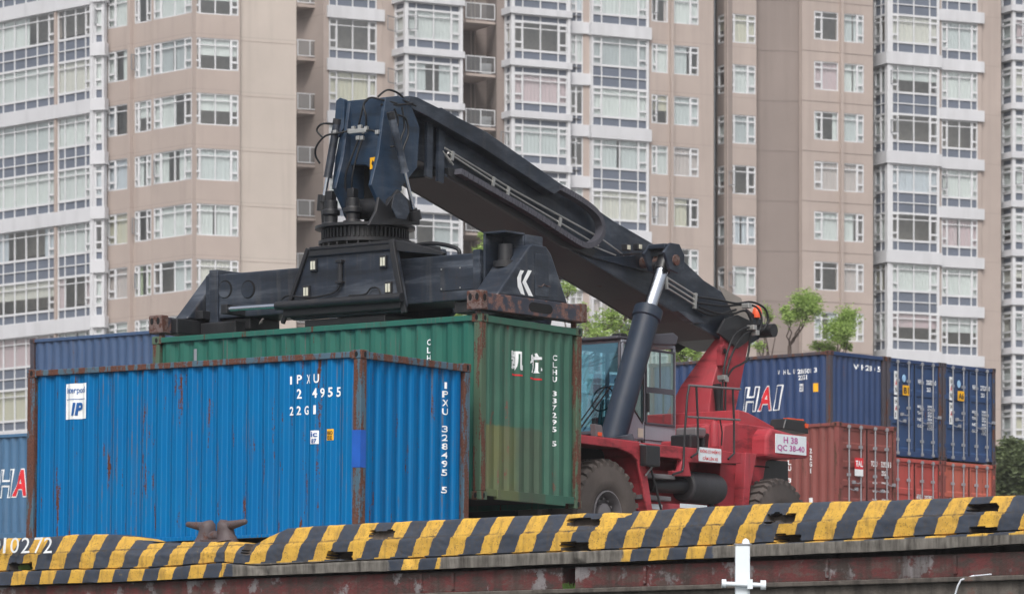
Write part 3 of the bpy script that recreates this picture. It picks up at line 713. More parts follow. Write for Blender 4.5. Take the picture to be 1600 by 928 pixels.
M['wwall'] = stucco('white_render', lin(194, 195, 199), False); M['wframe'] = plain('white_window_frame', lin(202, 203, 206), .5, var=.05)
M['bluep'] = plain('blue_grey_panel', lin(98, 105, 118), .35, spec=.5, var=.08, scale=.6)
M['inside'] = plain('room_interior', lin(168, 160, 152), .9)
M['sash'] = plain('grey_sash', lin(120, 124, 128), .4)
M['winglass'] = glass_mat('window_glass', (.93, .96, .96, 1), .17, .04)
M['rail_g'] = glass_mat('balcony_glass', (.75, .76, .76, 1), .12, .2)
def curtain_mat():
    m, t, p, o = nodes('curtain_cloth'); oi = N(t, 'ObjectInfo'); cr = N(t, 'ValToRGB'); cr.color_ramp.interpolation = 'CONSTANT'
    cols = [(0, lin(212, 216, 213)), (.26, lin(192, 198, 198)), (.42, lin(204, 208, 206)), (.56, lin(208, 204, 194)), (.66, lin(170, 176, 178)), (.76, lin(190, 196, 204)), (.86, lin(190, 176, 172)), (.90, lin(198, 192, 170)), (.945, lin(196, 172, 176)), (.985, lin(158, 172, 132))]
    e = cr.color_ramp.elements
    e[0].position, e[0].color = cols[0]; e[1].position, e[1].color = cols[1]
    for a, c in cols[2:]: q = e.new(a); q.color = c
    t.links.new(oi.outputs['Random'], cr.inputs[0]); n = noise(t, coords(t, (9, 9, .2)), 1, 3)
    c = mix(t, ramp(t, n, .3, .7, 0, .35), cr.outputs[0], lin(176, 180, 180)); t.links.new(c, p.inputs['Base Color']); p.inputs['Roughness'].default_value = .9; return m
M['curtain'] = curtain_mat()
WC_ = {}; wr = random.Random(11)
# casement layout: list of (width share, is narrow casement)
LAY = {'four': [(.17, 1), (.33, 0), (.33, 0), (.17, 1)], 'lc': [(.34, 1), (.66, 0)], 'rc': [(.66, 0), (.34, 1)], 'three': [(.24, 1), (.46, 0), (.30, 1)],
       'six': [(.13, 0), (.19, 0), (.19, 0), (.19, 0), (.19, 0), (.11, 1)], 'bay': [(.2, 0), (.31, 0), (.29, 0), (.2, 1)], 'one': [(1, 1)], 'two': [(.5, 1), (.5, 0)], 'big3': [(.19, 1), (.35, 0), (.26, 0), (.20, 1)]}
def win_mesh(w, h, lay):
    key = ('w', round(w, 2), round(h, 2), lay)
    if key in WC_: return WC_[key]
    mb = MB(); t = .035
    def fr(x0, x1, z0, z1, t_, y0, y1):
        mb.box(x0, x1, y0, y1, z0, z0+t_).box(x0, x1, y0, y1, z1-t_, z1).box(x0, x0+t_, y0, y1, z0+t_, z1-t_).box(x1-t_, x1, y0, y1, z0+t_, z1-t_)
    fr(0, w, 0, h, .06, -.03, .06)
    x = 0; ht = h*.78
    for i, (f, c) in enumerate(LAY[lay]):
        x1 = x+f*w
        if i: mb.box(x-.03, x+.03, -.028, .055, .06, h-.06)
        if c:
            zq = h*.27
            fr(x+.03, x1-.03, zq, ht, .055, -.05, .03); fr(x+.03, x1-.03, .05, zq-.002, .05, -.05, .03); fr(x+.03, x1-.03, ht+.002, h-.05, .05, -.05, .03)
        else: mb.box(x+.03, x1-.03, -.026, .05, ht-.025, ht+.025)
        x = x1
    o = mb.build('window', M['wframe']); me = o.data; bpy.data.objects.remove(o); WC_[key] = me; return me
def quad_mesh(kind, w, h):
    key = (kind, round(w, 2), round(h, 2))
    if key in WC_: return WC_[key]
    mb = MB()
    if kind == 'pane': mb.add([(.02, .02, .02), (w-.02, .02, .02), (w-.02, .02, h-.02), (.02, .02, h-.02)], [(0, 1, 2, 3)]); mt = M['winglass']
    elif kind == 'open': 
        mb.box(0, .04, 0, .04, 0, h).box(w-.04, w, 0, .04, 0, h).box(.04, w-.04, 0, .04, 0, .04).box(.04, w-.04, 0, .04, h-.04, h); mt = M['sash']
    else:
        rn = random.Random(kind); z0 = 0 if kind != 'cblind' else h*.45
        spans = {'cfull': [(0, 1)], 'csplit': [(0, .36), (.62, 1)], 'cleft': [(0, .55)], 'cright': [(.5, 1)], 'cblind': [(0, 1)], 'cedge': [(0, .2), (.8, 1)], 'cgap': [(0, .46), (.54, 1)]}[kind]
        for a, b in spans:
            n = max(3, int((b-a)*w/.07)); vs = []
            for i in range(n+1):
                xx = (a+(b-a)*i/n)*w; d = .10+(.012*math.sin(i*1.9+rn.random()) if kind != 'cblind' else 0); vs += [(xx, d, z0+.02), (xx, d, h-.04)]
            mb.add(vs, [(2*i, 2*i+2, 2*i+3, 2*i+1) for i in range(n)])
        mt = M['curtain']
    o = mb.build(kind, mt); me = o.data; bpy.data.objects.remove(o); WC_[key] = me; return me
def panel_mesh(w, h, lay, rows=1):
    key = ('p', round(w, 2), round(h, 2), lay, rows)
    if key in WC_: return WC_[key]
    mb = MB(); mb.box(0, w, .03, .12, 0, h, 0)
    for k in range(rows+1):
        z = (h-.06)*k/rows; mb.box(0, w, -.03, .028, z, z+.06, 1)
    x = 0
    for i, (f, c) in enumerate(LAY[lay]+[(0, 0)]):
        xa = min(max(x-.03, 0), w-.06)
        for k in range(rows): mb.box(xa, xa+.06, -.028, .026, (h-.06)*k/rows+.06, (h-.06)*(k+1)/rows, 1)
        x += f*w
    o = mb.build('panel', [M['bluep'], M['wframe']]); me = o.data; bpy.data.objects.remove(o); WC_[key] = me; return me
def inst(name, me, parent, loc=(0, 0, 0), rz=0):
    o = bpy.data.objects.new(name, me); C.objects.link(o); o.parent = parent; o.location = loc; o.rotation_euler = (0, 0, rz); return o
def pt(px, Y): return Vector(((px-800)/F*Y, Y, 0))
class Seg:
    """one straight stretch of facade from image column pxa at depth Ya to pxb at depth Yb"""
    def __init__(s, root, a, b):
        s.root = root; s.A = pt(*a); s.B = pt(*b); s.e = (s.B-s.A); s.L = s.e.length; s.e.normalize(); s.rz = math.atan2(s.e.y, s.e.x)
        s.T = Matrix.Translation(s.A) @ Matrix.Rotation(s.rz, 4, 'Z')
    def at(s, px):
        k = (px-800)/F; return (k*s.A.y-s.A.x)/(s.e.x-k*s.e.y)
def wobj(seg, mb, name, mat, bevel=0):
    o = mb.build(name, mat, seg.root, bevel); o.matrix_local = seg.root.matrix_world.inverted() @ seg.T if False else Matrix.Translation(-seg.root.location) @ seg.T; return o
def facade(seg, z_top, z_bot, rows, cols, wallmat, zstart, th=.35, a0=0, a1=None, zwin=-99, openp=.22, empty_rows=False, dark=.3):
    """rows: repeating list of (height, type); type win / panel / panel2 / band / ledge / wall.  cols: [(px0, px1, layout)]"""
    a1 = seg.L if a1 is None else a1; wall = MB(); band = MB(); hb = 0
    cl = [(seg.at(p), seg.at(q), l) for p, q, l in cols]
    z = zstart; i = 0
    while z < z_top: z += sum(r[0] for r in rows)
    spans = []
    while z > z_bot:
        hgt, typ = rows[i % len(rows)]; i += 1; z2 = z-hgt
        za, zb = min(z, z_top), max(z2, z_bot)
        if za > zb:
            if typ in ('win', 'panel', 'panel2') and z2 > zwin and za == z and zb == z2:
                x = a0
                for xa, xb, l in cl:
                    if xa-x > .005: wall.box(x, xa, 0, th, zb, za)
                    x = xb
                if a1-x > .005: wall.box(x, a1, 0, th, zb, za)
                for xa, xb, l in cl:
                    p = seg.T @ Vector((xa, .06, zb)); p = p-seg.root.location; ww, hh = xb-xa, hgt
                    if typ == 'win':
                        wo = inst('window', win_mesh(ww, hh, l), seg.root, p, seg.rz); inst('pane', quad_mesh('pane', ww, hh), wo)
                        ck = wr.choices(['cfull', 'csplit', 'cleft', 'cright', 'cblind', 'cedge', 'cgap', None], [12, 1.4, .8, .8, 1.6, .6, 2.4, 1.3*dark/.3])[0]
                        if ck: inst('curtain', quad_mesh(ck, ww, hh), wo)
                        if wr.random() < openp and LAY[l][0][1]: inst('open_sash', quad_mesh('open', ww*LAY[l][0][0], hh*.5), wo, (.04, -.05, hh*.27), -wr.uniform(.7, 1.4))
                    else: inst('spandrel_panel', panel_mesh(ww, hh, l, 2 if typ == 'panel2' else 1), seg.root, p, seg.rz)
            elif typ in ('band', 'ledge'):
                e = .14 if typ == 'band' else .17
                wobj(seg, MB().box(a0-e*.8, a1+e*.8, -e, th-.02, zb, za), 'floor_band', M['wwall'])
            else: wall.box(a0, a1, 0, th, zb, za)
        z = z2
    wobj(seg, wall, 'wall', wallmat)
def backing(root, pts, z0, z1, H_=2.9, zr=0, depth=2.2):
    # back walls and floor slabs inside, so the rooms read as rooms
    mb = MB(); P = [pt(*p) for p in pts]; Q = []
    for p in P: Q.append(p+Vector((p.x, p.y, 0)).normalized()*depth)
    for i in range(len(P)-1):
        mb.add([tuple(Q[i])[:2]+(z0,), tuple(Q[i+1])[:2]+(z0,), tuple(Q[i+1])[:2]+(z1,), tuple(Q[i])[:2]+(z1,)], [(0, 1, 2, 3)])
        z = zr
        while z > z0: z -= H_
        z += H_
        while z < z1:
            a, b = P[i]*1.0015, P[i+1]*1.0015
            mb.add([(a.x, a.y, z), (b.x, b.y, z), (Q[i+1].x, Q[i+1].y, z), (Q[i].x, Q[i].y, z)], [(0, 1, 2, 3)]); z += H_
    for i in (0, len(P)-1):
        mb.add([(P[i].x, P[i].y, z0), (Q[i].x, Q[i].y, z0), (Q[i].x, Q[i].y, z1), (P[i].x, P[i].y, z1)], [(0, 1, 2, 3)])
    o = mb.build('rooms', M['inside'], root); o.location = -root.location; return o
ZT = 46.0; ZB = 2.3
# ---- left tower
ta = empty('apartment_tower', (pt(300, 240).x, 240, ZB)); tag(ta, 'pale tower at the left edge with blue panelled bay, white bands and wrap-round corner windows', 'tower', 'apartment towers')
W_, P_, PP, BD, LG, WL = 'win', 'panel', 'panel2', 'band', 'ledge', 'wall'
sA = Seg(ta, (-60, 241.3), (145, 233)); cA = [(-55, -12, 'bay'), (-8, 85.5, 'six'), (89.5, 143.5, 'bay')]
facade(sA, ZT, ZB, [(1.62, W_), (1.20, PP), (1.70, W_), (.55, P_), (.73, BD)], cA, M['beige'], 39.5, zwin=13, dark=.1)
sA2 = Seg(ta, (145.3, 232.95), (162.5, 232.7)); facade(sA2, ZT, ZB, [(1.70, W_), (.5, P_), (.68, BD), (1.74, W_), (.56, P_), (.62, BD)], [(148, 160.5, 'one')], M['wwall'], 39.6, zwin=13, dark=1.5)
sA3 = Seg(ta, (163, 233.4), (237, 230.5)); facade(sA3, ZT, ZB, [(1.66, W_), (1.24, WL)], [(168, 203, 'lc'), (210, 236.5, 'three')], M['beige'], 36.95, zwin=15, openp=.4)
sA4 = Seg(ta, (237.2, 230.4), (300, 227.9)); facade(sA4, ZT, ZB, [(1.66, W_), (1.24, WL)], [(239.5, 299.8, 'big3')], M['beige'], 36.95, zwin=15, openp=.3)
sA5 = Seg(ta, (300.2, 228), (375, 229)); facade(sA5, ZT, ZB, [(1.66, W_), (1.24, WL)], [(300.6, 373, 'four')], M['beige'], 36.95, zwin=15)
sA6 = Seg(ta, (375.2, 229.3), (463, 230.6)); mb = MB().box(0, sA6.L, 0, 1.6, ZB, ZT); wobj(sA6, mb, 'wall', M['beige_l'])
for k in range(14): wobj(sA6, MB().box(.02, sA6.L-.02, -.012, -.002, 36.95-2.9*k+2.9, 36.95-2.9*k+2.93), 'joint', M['beige'])
wobj(sA3, MB().box(sA3.at(204.5), sA3.at(208.5), -.25, -.002, ZB, ZT), 'pilaster', M['beige'])
wobj(sA, MB().box(sA.L-.12, sA.L+.12, -.12, -.002, ZB, ZT), 'corner_trim', M['wframe'])
wobj(sA, MB().box(sA.at(86), sA.at(89), -.08, -.002, ZB, ZT), 'pilaster', M['beige'])
backing(ta, [(-60, 241.3), (145, 233), (163, 233.4), (300, 227.9), (375, 229)], ZB, ZT, 2.9, 36.95-1.66-.1)
# ---- middle tower
tb = empty('apartment_tower', (pt(790, 246).x, 246, ZB)); tag(tb, 'beige middle tower with two white bay window shafts and balconies in its recesses', 'tower', 'apartment towers')
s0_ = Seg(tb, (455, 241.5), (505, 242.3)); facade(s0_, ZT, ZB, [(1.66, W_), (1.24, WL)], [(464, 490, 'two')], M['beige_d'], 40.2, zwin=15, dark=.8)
s1_ = Seg(tb, (505.5, 239.4), (513, 239.6)); wobj(s1_, MB().box(0, s1_.L, 0, 3, ZB, ZT), 'wall', M['beige'])
s2_ = Seg(tb, (513.2, 239.6), (597, 241.1)); facade(s2_, ZT, ZB, [(1.70, W_), (.55, P_), (.65, BD)], [(514, 589, 'four')], M['beige'], 39.9, zwin=15, dark=.6)
s3_ = Seg(tb, (597.2, 241.12), (616, 241.5)); wobj(s3_, MB().box(0, s3_.L, 0, .35, ZB, ZT), 'wall', M['beige'])
def bay(root, pa, Ya, pb, Yb, pc, Yc, zl, zwin, cyc, lf='two', lay='four', right=True):
    sl2 = Seg(root, (pa, Ya), (pb-.3, Yb+.01)); facade(sl2, ZT, ZB, cyc, [(pa+1.5, pb-3.2, 'one')], M['wframe'], zl, zwin=zwin, th=.2, dark=.5)
    sf = Seg(root, (pb, Yb), (pc, Yc)); facade(sf, ZT, ZB, cyc, [(pb+3, pc-2, lay)], M['wframe'], zl, zwin=zwin, th=.2)
    wobj(sf, MB().box(-.06, .12, -.06, -.031, ZB, ZT).box(sf.L-.10, sf.L+.06, -.06, -.031, ZB, ZT), 'corner_trim', M['wframe'])
    sr = Seg(root, (pc+.05, Yc), (pc+.4, Yc+2.5)); wobj(sr, MB().box(0, sr.L, 0, .1, ZB, ZT), 'wall', M['wframe'])
CY = [(.36, LG), (.40, P_), (1.60, W_), (.54, P_)]
bay(tb, 616, 241.5, 634, 240.4, 721, 242.1, 38.4, 15, CY)
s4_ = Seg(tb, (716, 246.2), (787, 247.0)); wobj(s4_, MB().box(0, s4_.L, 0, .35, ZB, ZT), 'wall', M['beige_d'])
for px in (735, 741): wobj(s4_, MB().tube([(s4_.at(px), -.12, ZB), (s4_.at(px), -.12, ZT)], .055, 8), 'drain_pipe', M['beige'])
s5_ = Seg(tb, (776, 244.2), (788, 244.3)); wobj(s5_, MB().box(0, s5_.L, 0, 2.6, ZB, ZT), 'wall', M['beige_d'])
bay(tb, 788, 244.3, 800, 243.5, 889, 245.2, 38.24, 15, CY)
s6_ = Seg(tb, (889.5, 245.9), (924.5, 246.3)); facade(s6_, ZT, ZB, [(.65, BD), (1.65, W_), (.60, P_)], [(891, 911, 'two')], M['beige'], 40.7, zwin=12, dark=.6)
s7_ = Seg(tb, (925, 246.0), (1014, 247.8)); facade(s7_, ZT, ZB, [(1.66, W_), (1.24, PP), (1.66, W_), (.56, P_), (.68, BD)], [(926, 1012, 'four')], M['wframe'], 39.98, zwin=12, dark=.5)
s8_ = Seg(tb, (1014.3, 248), (1115, 250)); facade(s8_, ZT, ZB, [(1.66, W_), (1.24, WL)], [(1018, 1044, 'lc'), (1053, 1092, 'rc')], M['beige'], 39.85, zwin=12, dark=.5)
wobj(s8_, MB().box(s8_.at(1046), s8_.at(1050), -.22, -.002, ZB, ZT), 'pilaster', M['beige'])
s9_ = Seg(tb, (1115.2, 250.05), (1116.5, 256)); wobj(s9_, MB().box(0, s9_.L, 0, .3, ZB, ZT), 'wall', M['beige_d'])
backing(tb, [(455, 241.5), (513, 239.6), (597, 241.1), (616, 241.5), (634, 240.4), (721, 242.1)], ZB, ZT, 2.9, 39.9-1.75, 2.0)
backing(tb, [(788, 244.3), (800, 243.5), (889, 245.2), (924.5, 246.3), (1014, 247.8), (1115, 250)], ZB, ZT, 2.9, 39.9-1.75, 2.0)
# balconies: those in the recess beside the far left slab, and those in the wide recess
def balcony(root, px0, px1, Y, y_slab, ds, dep, label=None):
    sg = Seg(root, (px0, Y), (px1, Y+ds)); s = F/Y; z = (HY-y_slab)/s
    L = sg.L
    b = MB().box(0, L, 0, dep, z-.14, z); o = wobj(sg, b, 'balcony', M['beige'])
    rl = MB()
    for zz_ in (z+.95, z+.10): rl.box(0, L, .02, .07, zz_, zz_+.05)
    for k in range(3): x = L*k/2; rl.box(min(x, L-.05), min(x, L-.05)+.05, .02, .07, z+.151, z+.949)
    rl.box(0, .05, .071, dep, z+.95, z+1.0)
    ro = rl.build('railing', M['wframe'], o)
    MB().box(.05, L-.05, .04, .05, z+.15, z+.94).build('balcony_glass', M['rail_g'], o)
    return o
for k in range(-1, 7):
    balcony(tb, 465, 503, 239.6, 90+83.3*k, .6, 2.2)
    balcony(tb, 728, 774, 243.4, 114+83*k, .9, 2.9)
    # air conditioner boxes on some balconies
    if k in (0, 1, 2): 
        sg = Seg(tb, (752, 244.4), (760, 244.5)); z = (HY-(113+83*k))/27.9; wobj(sg, MB().box(0, .6, 0, .3, z, z+.6), 'air_conditioner', M['wframe'], .02)
# ---- right tower
tc = empty('apartment_tower', (pt(1360, 255).x, 255, ZB)); tag(tc, 'beige tower at the right with tall blank wall and double blue panelled bay', 'tower', 'apartment towers')
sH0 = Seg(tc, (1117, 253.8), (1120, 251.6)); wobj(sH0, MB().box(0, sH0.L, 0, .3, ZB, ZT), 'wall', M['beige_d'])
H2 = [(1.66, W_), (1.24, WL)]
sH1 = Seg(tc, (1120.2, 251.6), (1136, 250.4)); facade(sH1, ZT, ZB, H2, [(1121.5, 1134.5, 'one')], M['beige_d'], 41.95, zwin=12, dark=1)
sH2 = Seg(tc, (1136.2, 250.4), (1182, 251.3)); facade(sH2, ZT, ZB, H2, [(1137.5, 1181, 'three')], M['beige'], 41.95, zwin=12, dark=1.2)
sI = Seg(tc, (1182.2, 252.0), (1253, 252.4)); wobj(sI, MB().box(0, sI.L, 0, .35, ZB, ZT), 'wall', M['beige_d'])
sJ = Seg(tc, (1253.2, 251.9), (1364, 254.1)); facade(sJ, ZT, ZB, H2, [(1272, 1310, 'lc'), (1318, 1350, 'rc')], M['beige'], 42.4, zwin=10, dark=.6)
wobj(sJ, MB().box(sJ.at(1311.5), sJ.at(1316), -.22, -.002, ZB, ZT), 'pilaster', M['beige'])
for sg, zq in ((sI, 42.4), (sJ, 42.4)):
    for k in range(14): wobj(sg, MB().box(.02, sg.L-.02, -.012, -.002, zq-2.9*k+.55, zq-2.9*k+.58), 'joint', M['beige_d'])
KC = [(1.60, W_), (.62, P_), (.70, BD), (1.62, W_), (1.26, PP)]
sK0 = Seg(tc, (1364.3, 256.0), (1387, 254.5)); facade(sK0, ZT, ZB, KC, [(1366, 1385, 'two')], M['wframe'], 42.6, zwin=8, dark=.8)
sK = Seg(tc, (1387.3, 254.5), (1468, 256.1)); facade(sK, ZT, ZB, KC, [(1391, 1466, 'four')], M['wframe'], 42.6, zwin=8, dark=.5)
wobj(sK, MB().box(-.06, .14, -.06, -.031, ZB, ZT), 'corner_trim', M['wframe'])
sL = Seg(tc, (1468.3, 256.3), (1534, 257.5)); facade(sL, ZT, ZB, [(1.66, W_), (.6, P_), (.64, BD)], [(1471, 1528, 'four')], M['beige'], 42.5, zwin=8, dark=.6)
sM = Seg(tc, (1534.2, 257.6), (1564, 258.2)); wobj(sM, MB().box(0, sM.L, 0, .35, ZB, ZT), 'wall', M['beige'])
bay(tc, 1564, 259.2, 1583, 258, 1668, 259.6, 43.7, 5, CY)
backing(tc, [(1120, 251.6), (1136, 250.4), (1182, 251.3)], ZB, ZT, 2.9, 41.95-1.75, 1.8)
backing(tc, [(1253, 251.9), (1364, 255.5), (1387, 254.5), (1468, 256.1), (1534, 257.5), (1564, 259.2), (1583, 258), (1668, 259.6)], ZB, ZT, 2.9, 42.5-1.75, 1.8)

# ------------------------------------------------------------------ trees
def leaf_mat(name, a, b):
    m, t, p, o = nodes(name); g_ = N(t, 'NewGeometry'); n = noise(t, coords(t, rnd=False), .9, 4)
    f = mth(t, 'ADD', mth(t, 'MULTIPLY', g_.outputs['Random Per Island'], .6), mth(t, 'MULTIPLY', n, .5))
    c = mix(t, f, a, b); t.links.new(c, p.inputs['Base Color']); p.inputs['Roughness'].default_value = .6
    tr = N(t, 'BsdfTranslucent'); t.links.new(c, tr.inputs[0]); mx = N(t, 'MixShader'); mx.inputs[0].default_value = .4
    t.links.new(p.outputs[0], mx.inputs[1]); t.links.new(tr.outputs[0], mx.inputs[2]); t.links.new(mx.outputs[0], o.inputs[0]); return m
M['leaf'] = leaf_mat('fresh_leaves', lin(112, 140, 66), lin(172, 196, 112)); M['leaf_d'] = leaf_mat('olive_leaves', lin(62, 78, 48), lin(118, 130, 90)); M['bark'] = plain('bark', lin(92, 80, 74), .9)
def tree(base_px, Y, clumps, label, mat, leaf=.065, dens=260, group=None, tz=2.33):
    """clumps: (px, py, radius px); every clump gets a limb from the trunk and leaves spread through its volume"""
    s = F/Y; bx_ = (base_px-800)/s; r = empty('tree', (bx_, Y, tz)); tag(r, label, 'tree', group); rn = random.Random(int(base_px))
    tr = MB(); lf = MB(); cs = []
    for px, py, rp_ in clumps: cs.append((Vector(((px-800)/s-bx_, rn.uniform(-.8, .8), (HY-py)/s-tz)), rp_/s))
    zmin = min(c.z-q for c, q in cs); fork = Vector((cs[0][0].x*.2, 0, max(.8, zmin-.6)))
    tr.tube([(0, 0, -.1), (.06, .03, fork.z*.5), fork], [.14, .10, .07], 9)
    for c, q in cs:
        mid = fork.lerp(c, .5)+Vector((rn.uniform(-.2, .2), rn.uniform(-.2, .2), -.12*(c-fork).length))
        tr.tube([fork, fork.lerp(mid, .5)+Vector((rn.uniform(-.1, .1), 0, -.03)), mid, mid.lerp(c, .6)+Vector((rn.uniform(-.12, .12), 0, 0)), c], [.04, .03, .022, .015, .008], 6)
        for k in range(14):
            d = Vector((rn.gauss(0, 1), rn.gauss(0, 1), rn.gauss(0, .8))).normalized()*q*rn.uniform(.6, 1.0); m_ = mid.lerp(c, .8)
            tr.tube([m_, m_.lerp(c+d, .5)+Vector((0, 0, .05)), c+d], [.011, .008, .003], 4)
            for j in range(int(dens*q*q*1.8)):
                o_ = c+d*rn.uniform(.45, 1.05)+Vector((rn.gauss(0, 1), rn.gauss(0, 1), rn.gauss(0, .75)))*q*.30
                a = rn.uniform(0, 6.28); t1 = Vector((math.cos(a), math.sin(a), rn.uniform(-.6, .6))).normalized()*leaf*rn.uniform(.6, 1.3); t2 = t1.cross(Vector((rn.gauss(0, 1), rn.gauss(0, 1), rn.gauss(0, 1)))).normalized()*leaf*.32
                lf.add([o_-t1, o_+t2, o_+t1, o_-t2], [(0, 1, 2, 3)])
    tr.build('trunk', M['bark'], r, 0, 60); lf.build('crown', mat, r); return r
tree(1228, 150, [(1256, 470, 20), (1262, 488, 22), (1245, 492, 15), (1270, 462, 12), (1228, 484, 9), (1232, 500, 13)], 'slender tree with twisting bare limbs and small light green crown above the navy containers', M['leaf'], group='trees behind the stacks')
tree(1308, 150, [(1318, 500, 22), (1305, 520, 22), (1322, 518, 16), (1295, 540, 14), (1278, 540, 10), (1328, 490, 10), (1322, 541, 9)], 'bushy light green tree poking up behind the top navy container', M['leaf'], group='trees behind the stacks')
tree(1196, 140, [(1196, 488, 11), (1203, 496, 8), (1190, 510, 12), (1184, 540, 12), (1206, 515, 9)], 'thin leafy tree just right of the orange beacon', M['leaf'], dens=110, group='trees behind the stacks')
tree(900, 138, [(884, 448, 20), (872, 425, 9), (950, 505, 26), (925, 510, 22), (985, 512, 26), (960, 490, 16), (940, 525, 20), (1005, 525, 18), (985, 490, 12), (912, 480, 10)], 'broad light green tree seen under the boom above the cab roof', M['leaf'], dens=120, group='trees behind the machine')
tree(1066, 140, [(1066, 548, 18), (1085, 552, 14), (1048, 540, 12)], 'small green tree top between the cab and the red boom tower', M['leaf'], group='trees behind the machine')
tree(748, 140, [(760, 376, 13), (752, 388, 12), (716, 490, 12), (770, 392, 8)], 'tall light green tree tip beside the spreader motor', M['leaf'], group='trees behind the machine')
tree(1592, 150, [(1572, 705, 20), (1590, 720, 28), (1596, 700, 14), (1562, 740, 14), (1580, 755, 26), (1558, 715, 9), (1610, 740, 26), (1564, 765, 14), (1604, 765, 20)], 'dark olive tree at the right picture edge beside the stack', M['leaf_d'], dens=230, leaf=.12)

# ------------------------------------------------------------------ haze: pale air between the quay and the towers
hz_ = MB().box(-400, 400, -20, 420, -2.8, 60).build('haze', [], None)
hm2 = bpy.data.materials.new('pale_air'); hm2.use_nodes = True; ht = hm2.node_tree; ht.nodes.clear()
ho = ht.nodes.new('ShaderNodeOutputMaterial'); pvv = ht.nodes.new('ShaderNodeVolumePrincipled'); pvv.inputs['Density'].default_value = .00028; pvv.inputs['Color'].default_value = (.96, .97, 1, 1); pvv.inputs['Anisotropy'].default_value = .2
ht.links.new(pvv.outputs[0], ho.inputs['Volume']); hz_.data.materials.append(hm2); tag(hz_, kind='stuff')

# ------------------------------------------------------------------ reach stacker
GZ = 2.56
def L(px, py, y=None, x=None):
    """a point of the machine traced from the photograph: the image position plus its own offset across (y) or along (x) the machine"""
    k = (px-800)/F
    if y is not None: x = (k*(GC.y+UU.y*y)-(GC.x+UU.x*y))/(VV.x-k*VV.y)
    else: y = (k*(GC.y+VV.y*x)-(GC.x+VV.x*x))/(UU.x-k*UU.y)
    return Vector((x, y, (HY-py)/F*(GC.y+VV.y*x+UU.y*y)))
rs = empty('reach_stacker', (GC.x, GC.y, GZ), RZ); tag(rs, 'red and black reach stacker with a raised boom gripping the green container', 'reach stacker')
def vb(mb, name, mat, parent=rs, bevel=.012, smooth=None): return mb.build(name, mat, parent, bevel, smooth, off=(0, 0, GZ))
def xz(pts, y): return [(lambda q: (q.x, q.z))(L(px, py, y=y)) for px, py in pts]
# --- wheels
def wheel(cx, y0, y1, cz, r, out):
    sgn = -1 if out < 0 else 1; yo, yi = (y0, y1) if out < 0 else (y1, y0)    # yo = outer side
    mb = MB(); n = 72; prof = [(.42, .05), (.50, .0), (.62, -.01), (.74, .01), (.90, .03), (.96, .09)]
    wd = abs(y1-y0); half = [(a*r, b) for a, b in prof]; full = half+[(a, wd-b) for a, b in half[::-1]]
    vs = []
    for i in range(n):
        t = 2*math.pi*i/n
        for a, b in full: vs.append((cx+math.cos(t)*a, yo-sgn*b, cz+math.sin(t)*a))
    m_ = len(full); mb.add(vs, [(i*m_+j, i*m_+j+1, ((i+1) % n)*m_+j+1, ((i+1) % n)*m_+j) for i in range(n) for j in range(m_-1)])
    w_ = empty('wheel', (cx, (y0+y1)/2, cz-GZ)); w_.parent = rs
    def pb2(mb, name, mat, bevel=0, smooth=None): return mb.build(name, mat, w_, bevel, smooth, off=(cx, (y0+y1)/2, cz))
    for k in range(30):                                # deep lugs, staggered left and right
        for side in (0, 1):
            t = 2*math.pi*(k+side*.5)/30; ca, sa = math.cos(t), math.sin(t); 
            def P(rr, yy, dt): return (cx+math.cos(t+dt)*rr, yo-sgn*yy, cz+math.sin(t+dt)*rr)
            ya, ym = (.015, wd*.46) if side == 0 else (wd-.015, wd*.54)
            q = .058; sk = .05*(1 if side == 0 else -1); s2 = 1 if side == 0 else -1
            vs = [P(r*.82, ya+.012*s2, -q), P(r*.82, ya+.012*s2, q*.8), P(r*.955, ya+.0*s2, q*.7), P(r*.955, ya, -q*.7), P(r*1.0, ya+.05*s2, q*.6), P(r*1.0, ya+.05*s2, -q*.6),
                  P(r*1.0, ym, q*.6+sk), P(r*1.0, ym, -q*.6+sk), P(r*.93, ym, q+sk), P(r*.93, ym, -q+sk), P(r*.82, ya+.1*s2, -q), P(r*.82, ya+.1*s2, q)]
            mb.add(vs, [(0, 1, 2, 3), (3, 2, 4, 5), (5, 4, 6, 7), (7, 6, 8, 9), (1, 11, 8, 6, 4, 2), (0, 3, 5, 7, 9, 10)])
    pb2(mb, 'tyre', M['rubber'], 0, 35)
    rm = MB(); n = 40; prof = [(.43, .055), (.43, .02), (.405, .012), (.39, .03), (.37, .20), (.22, .22), (.20, .08), (.10, .05), (0.001, .05)]
    vs = []
    for i in range(n):
        t = 2*math.pi*i/n
        for a, b in prof: vs.append((cx+math.cos(t)*a*r, yo-sgn*b, cz+math.sin(t)*a*r))
    m_ = len(prof); rm.add(vs, [(i*m_+j, i*m_+j+1, ((i+1) % n)*m_+j+1, ((i+1) % n)*m_+j) for i in range(n) for j in range(m_-1)])
    for k in range(12):
        t = 2*math.pi*k/12; p = Vector((cx+math.cos(t)*.28*r, yo-sgn*.15, cz+math.sin(t)*.28*r)); rm.tube([p, p+Vector((0, sgn*.05, 0))], .018, 6)
    pb2(rm, 'rim', M['rim'], 0, 35); return w_
R_ = .83
wheel(3.19, -2.08, -1.52, GZ+R_, R_, -1); wheel(7.93, -2.04, -1.50, GZ+R_-.04, R_-.02, -1)
wheel(3.19, 1.52, 2.08, GZ+R_, R_, 1); wheel(7.93, 1.50, 2.04, GZ+R_-.04, R_-.02, 1)
wheel(3.19, -1.44, -.92, GZ+R_, R_, -1); wheel(3.19, .92, 1.44, GZ+R_, R_, 1)
vb(MB().tube([(3.19, -1.5, GZ+R_), (3.19, 1.5, GZ+R_)], .22, 16), 'axle', M['steel_d'])
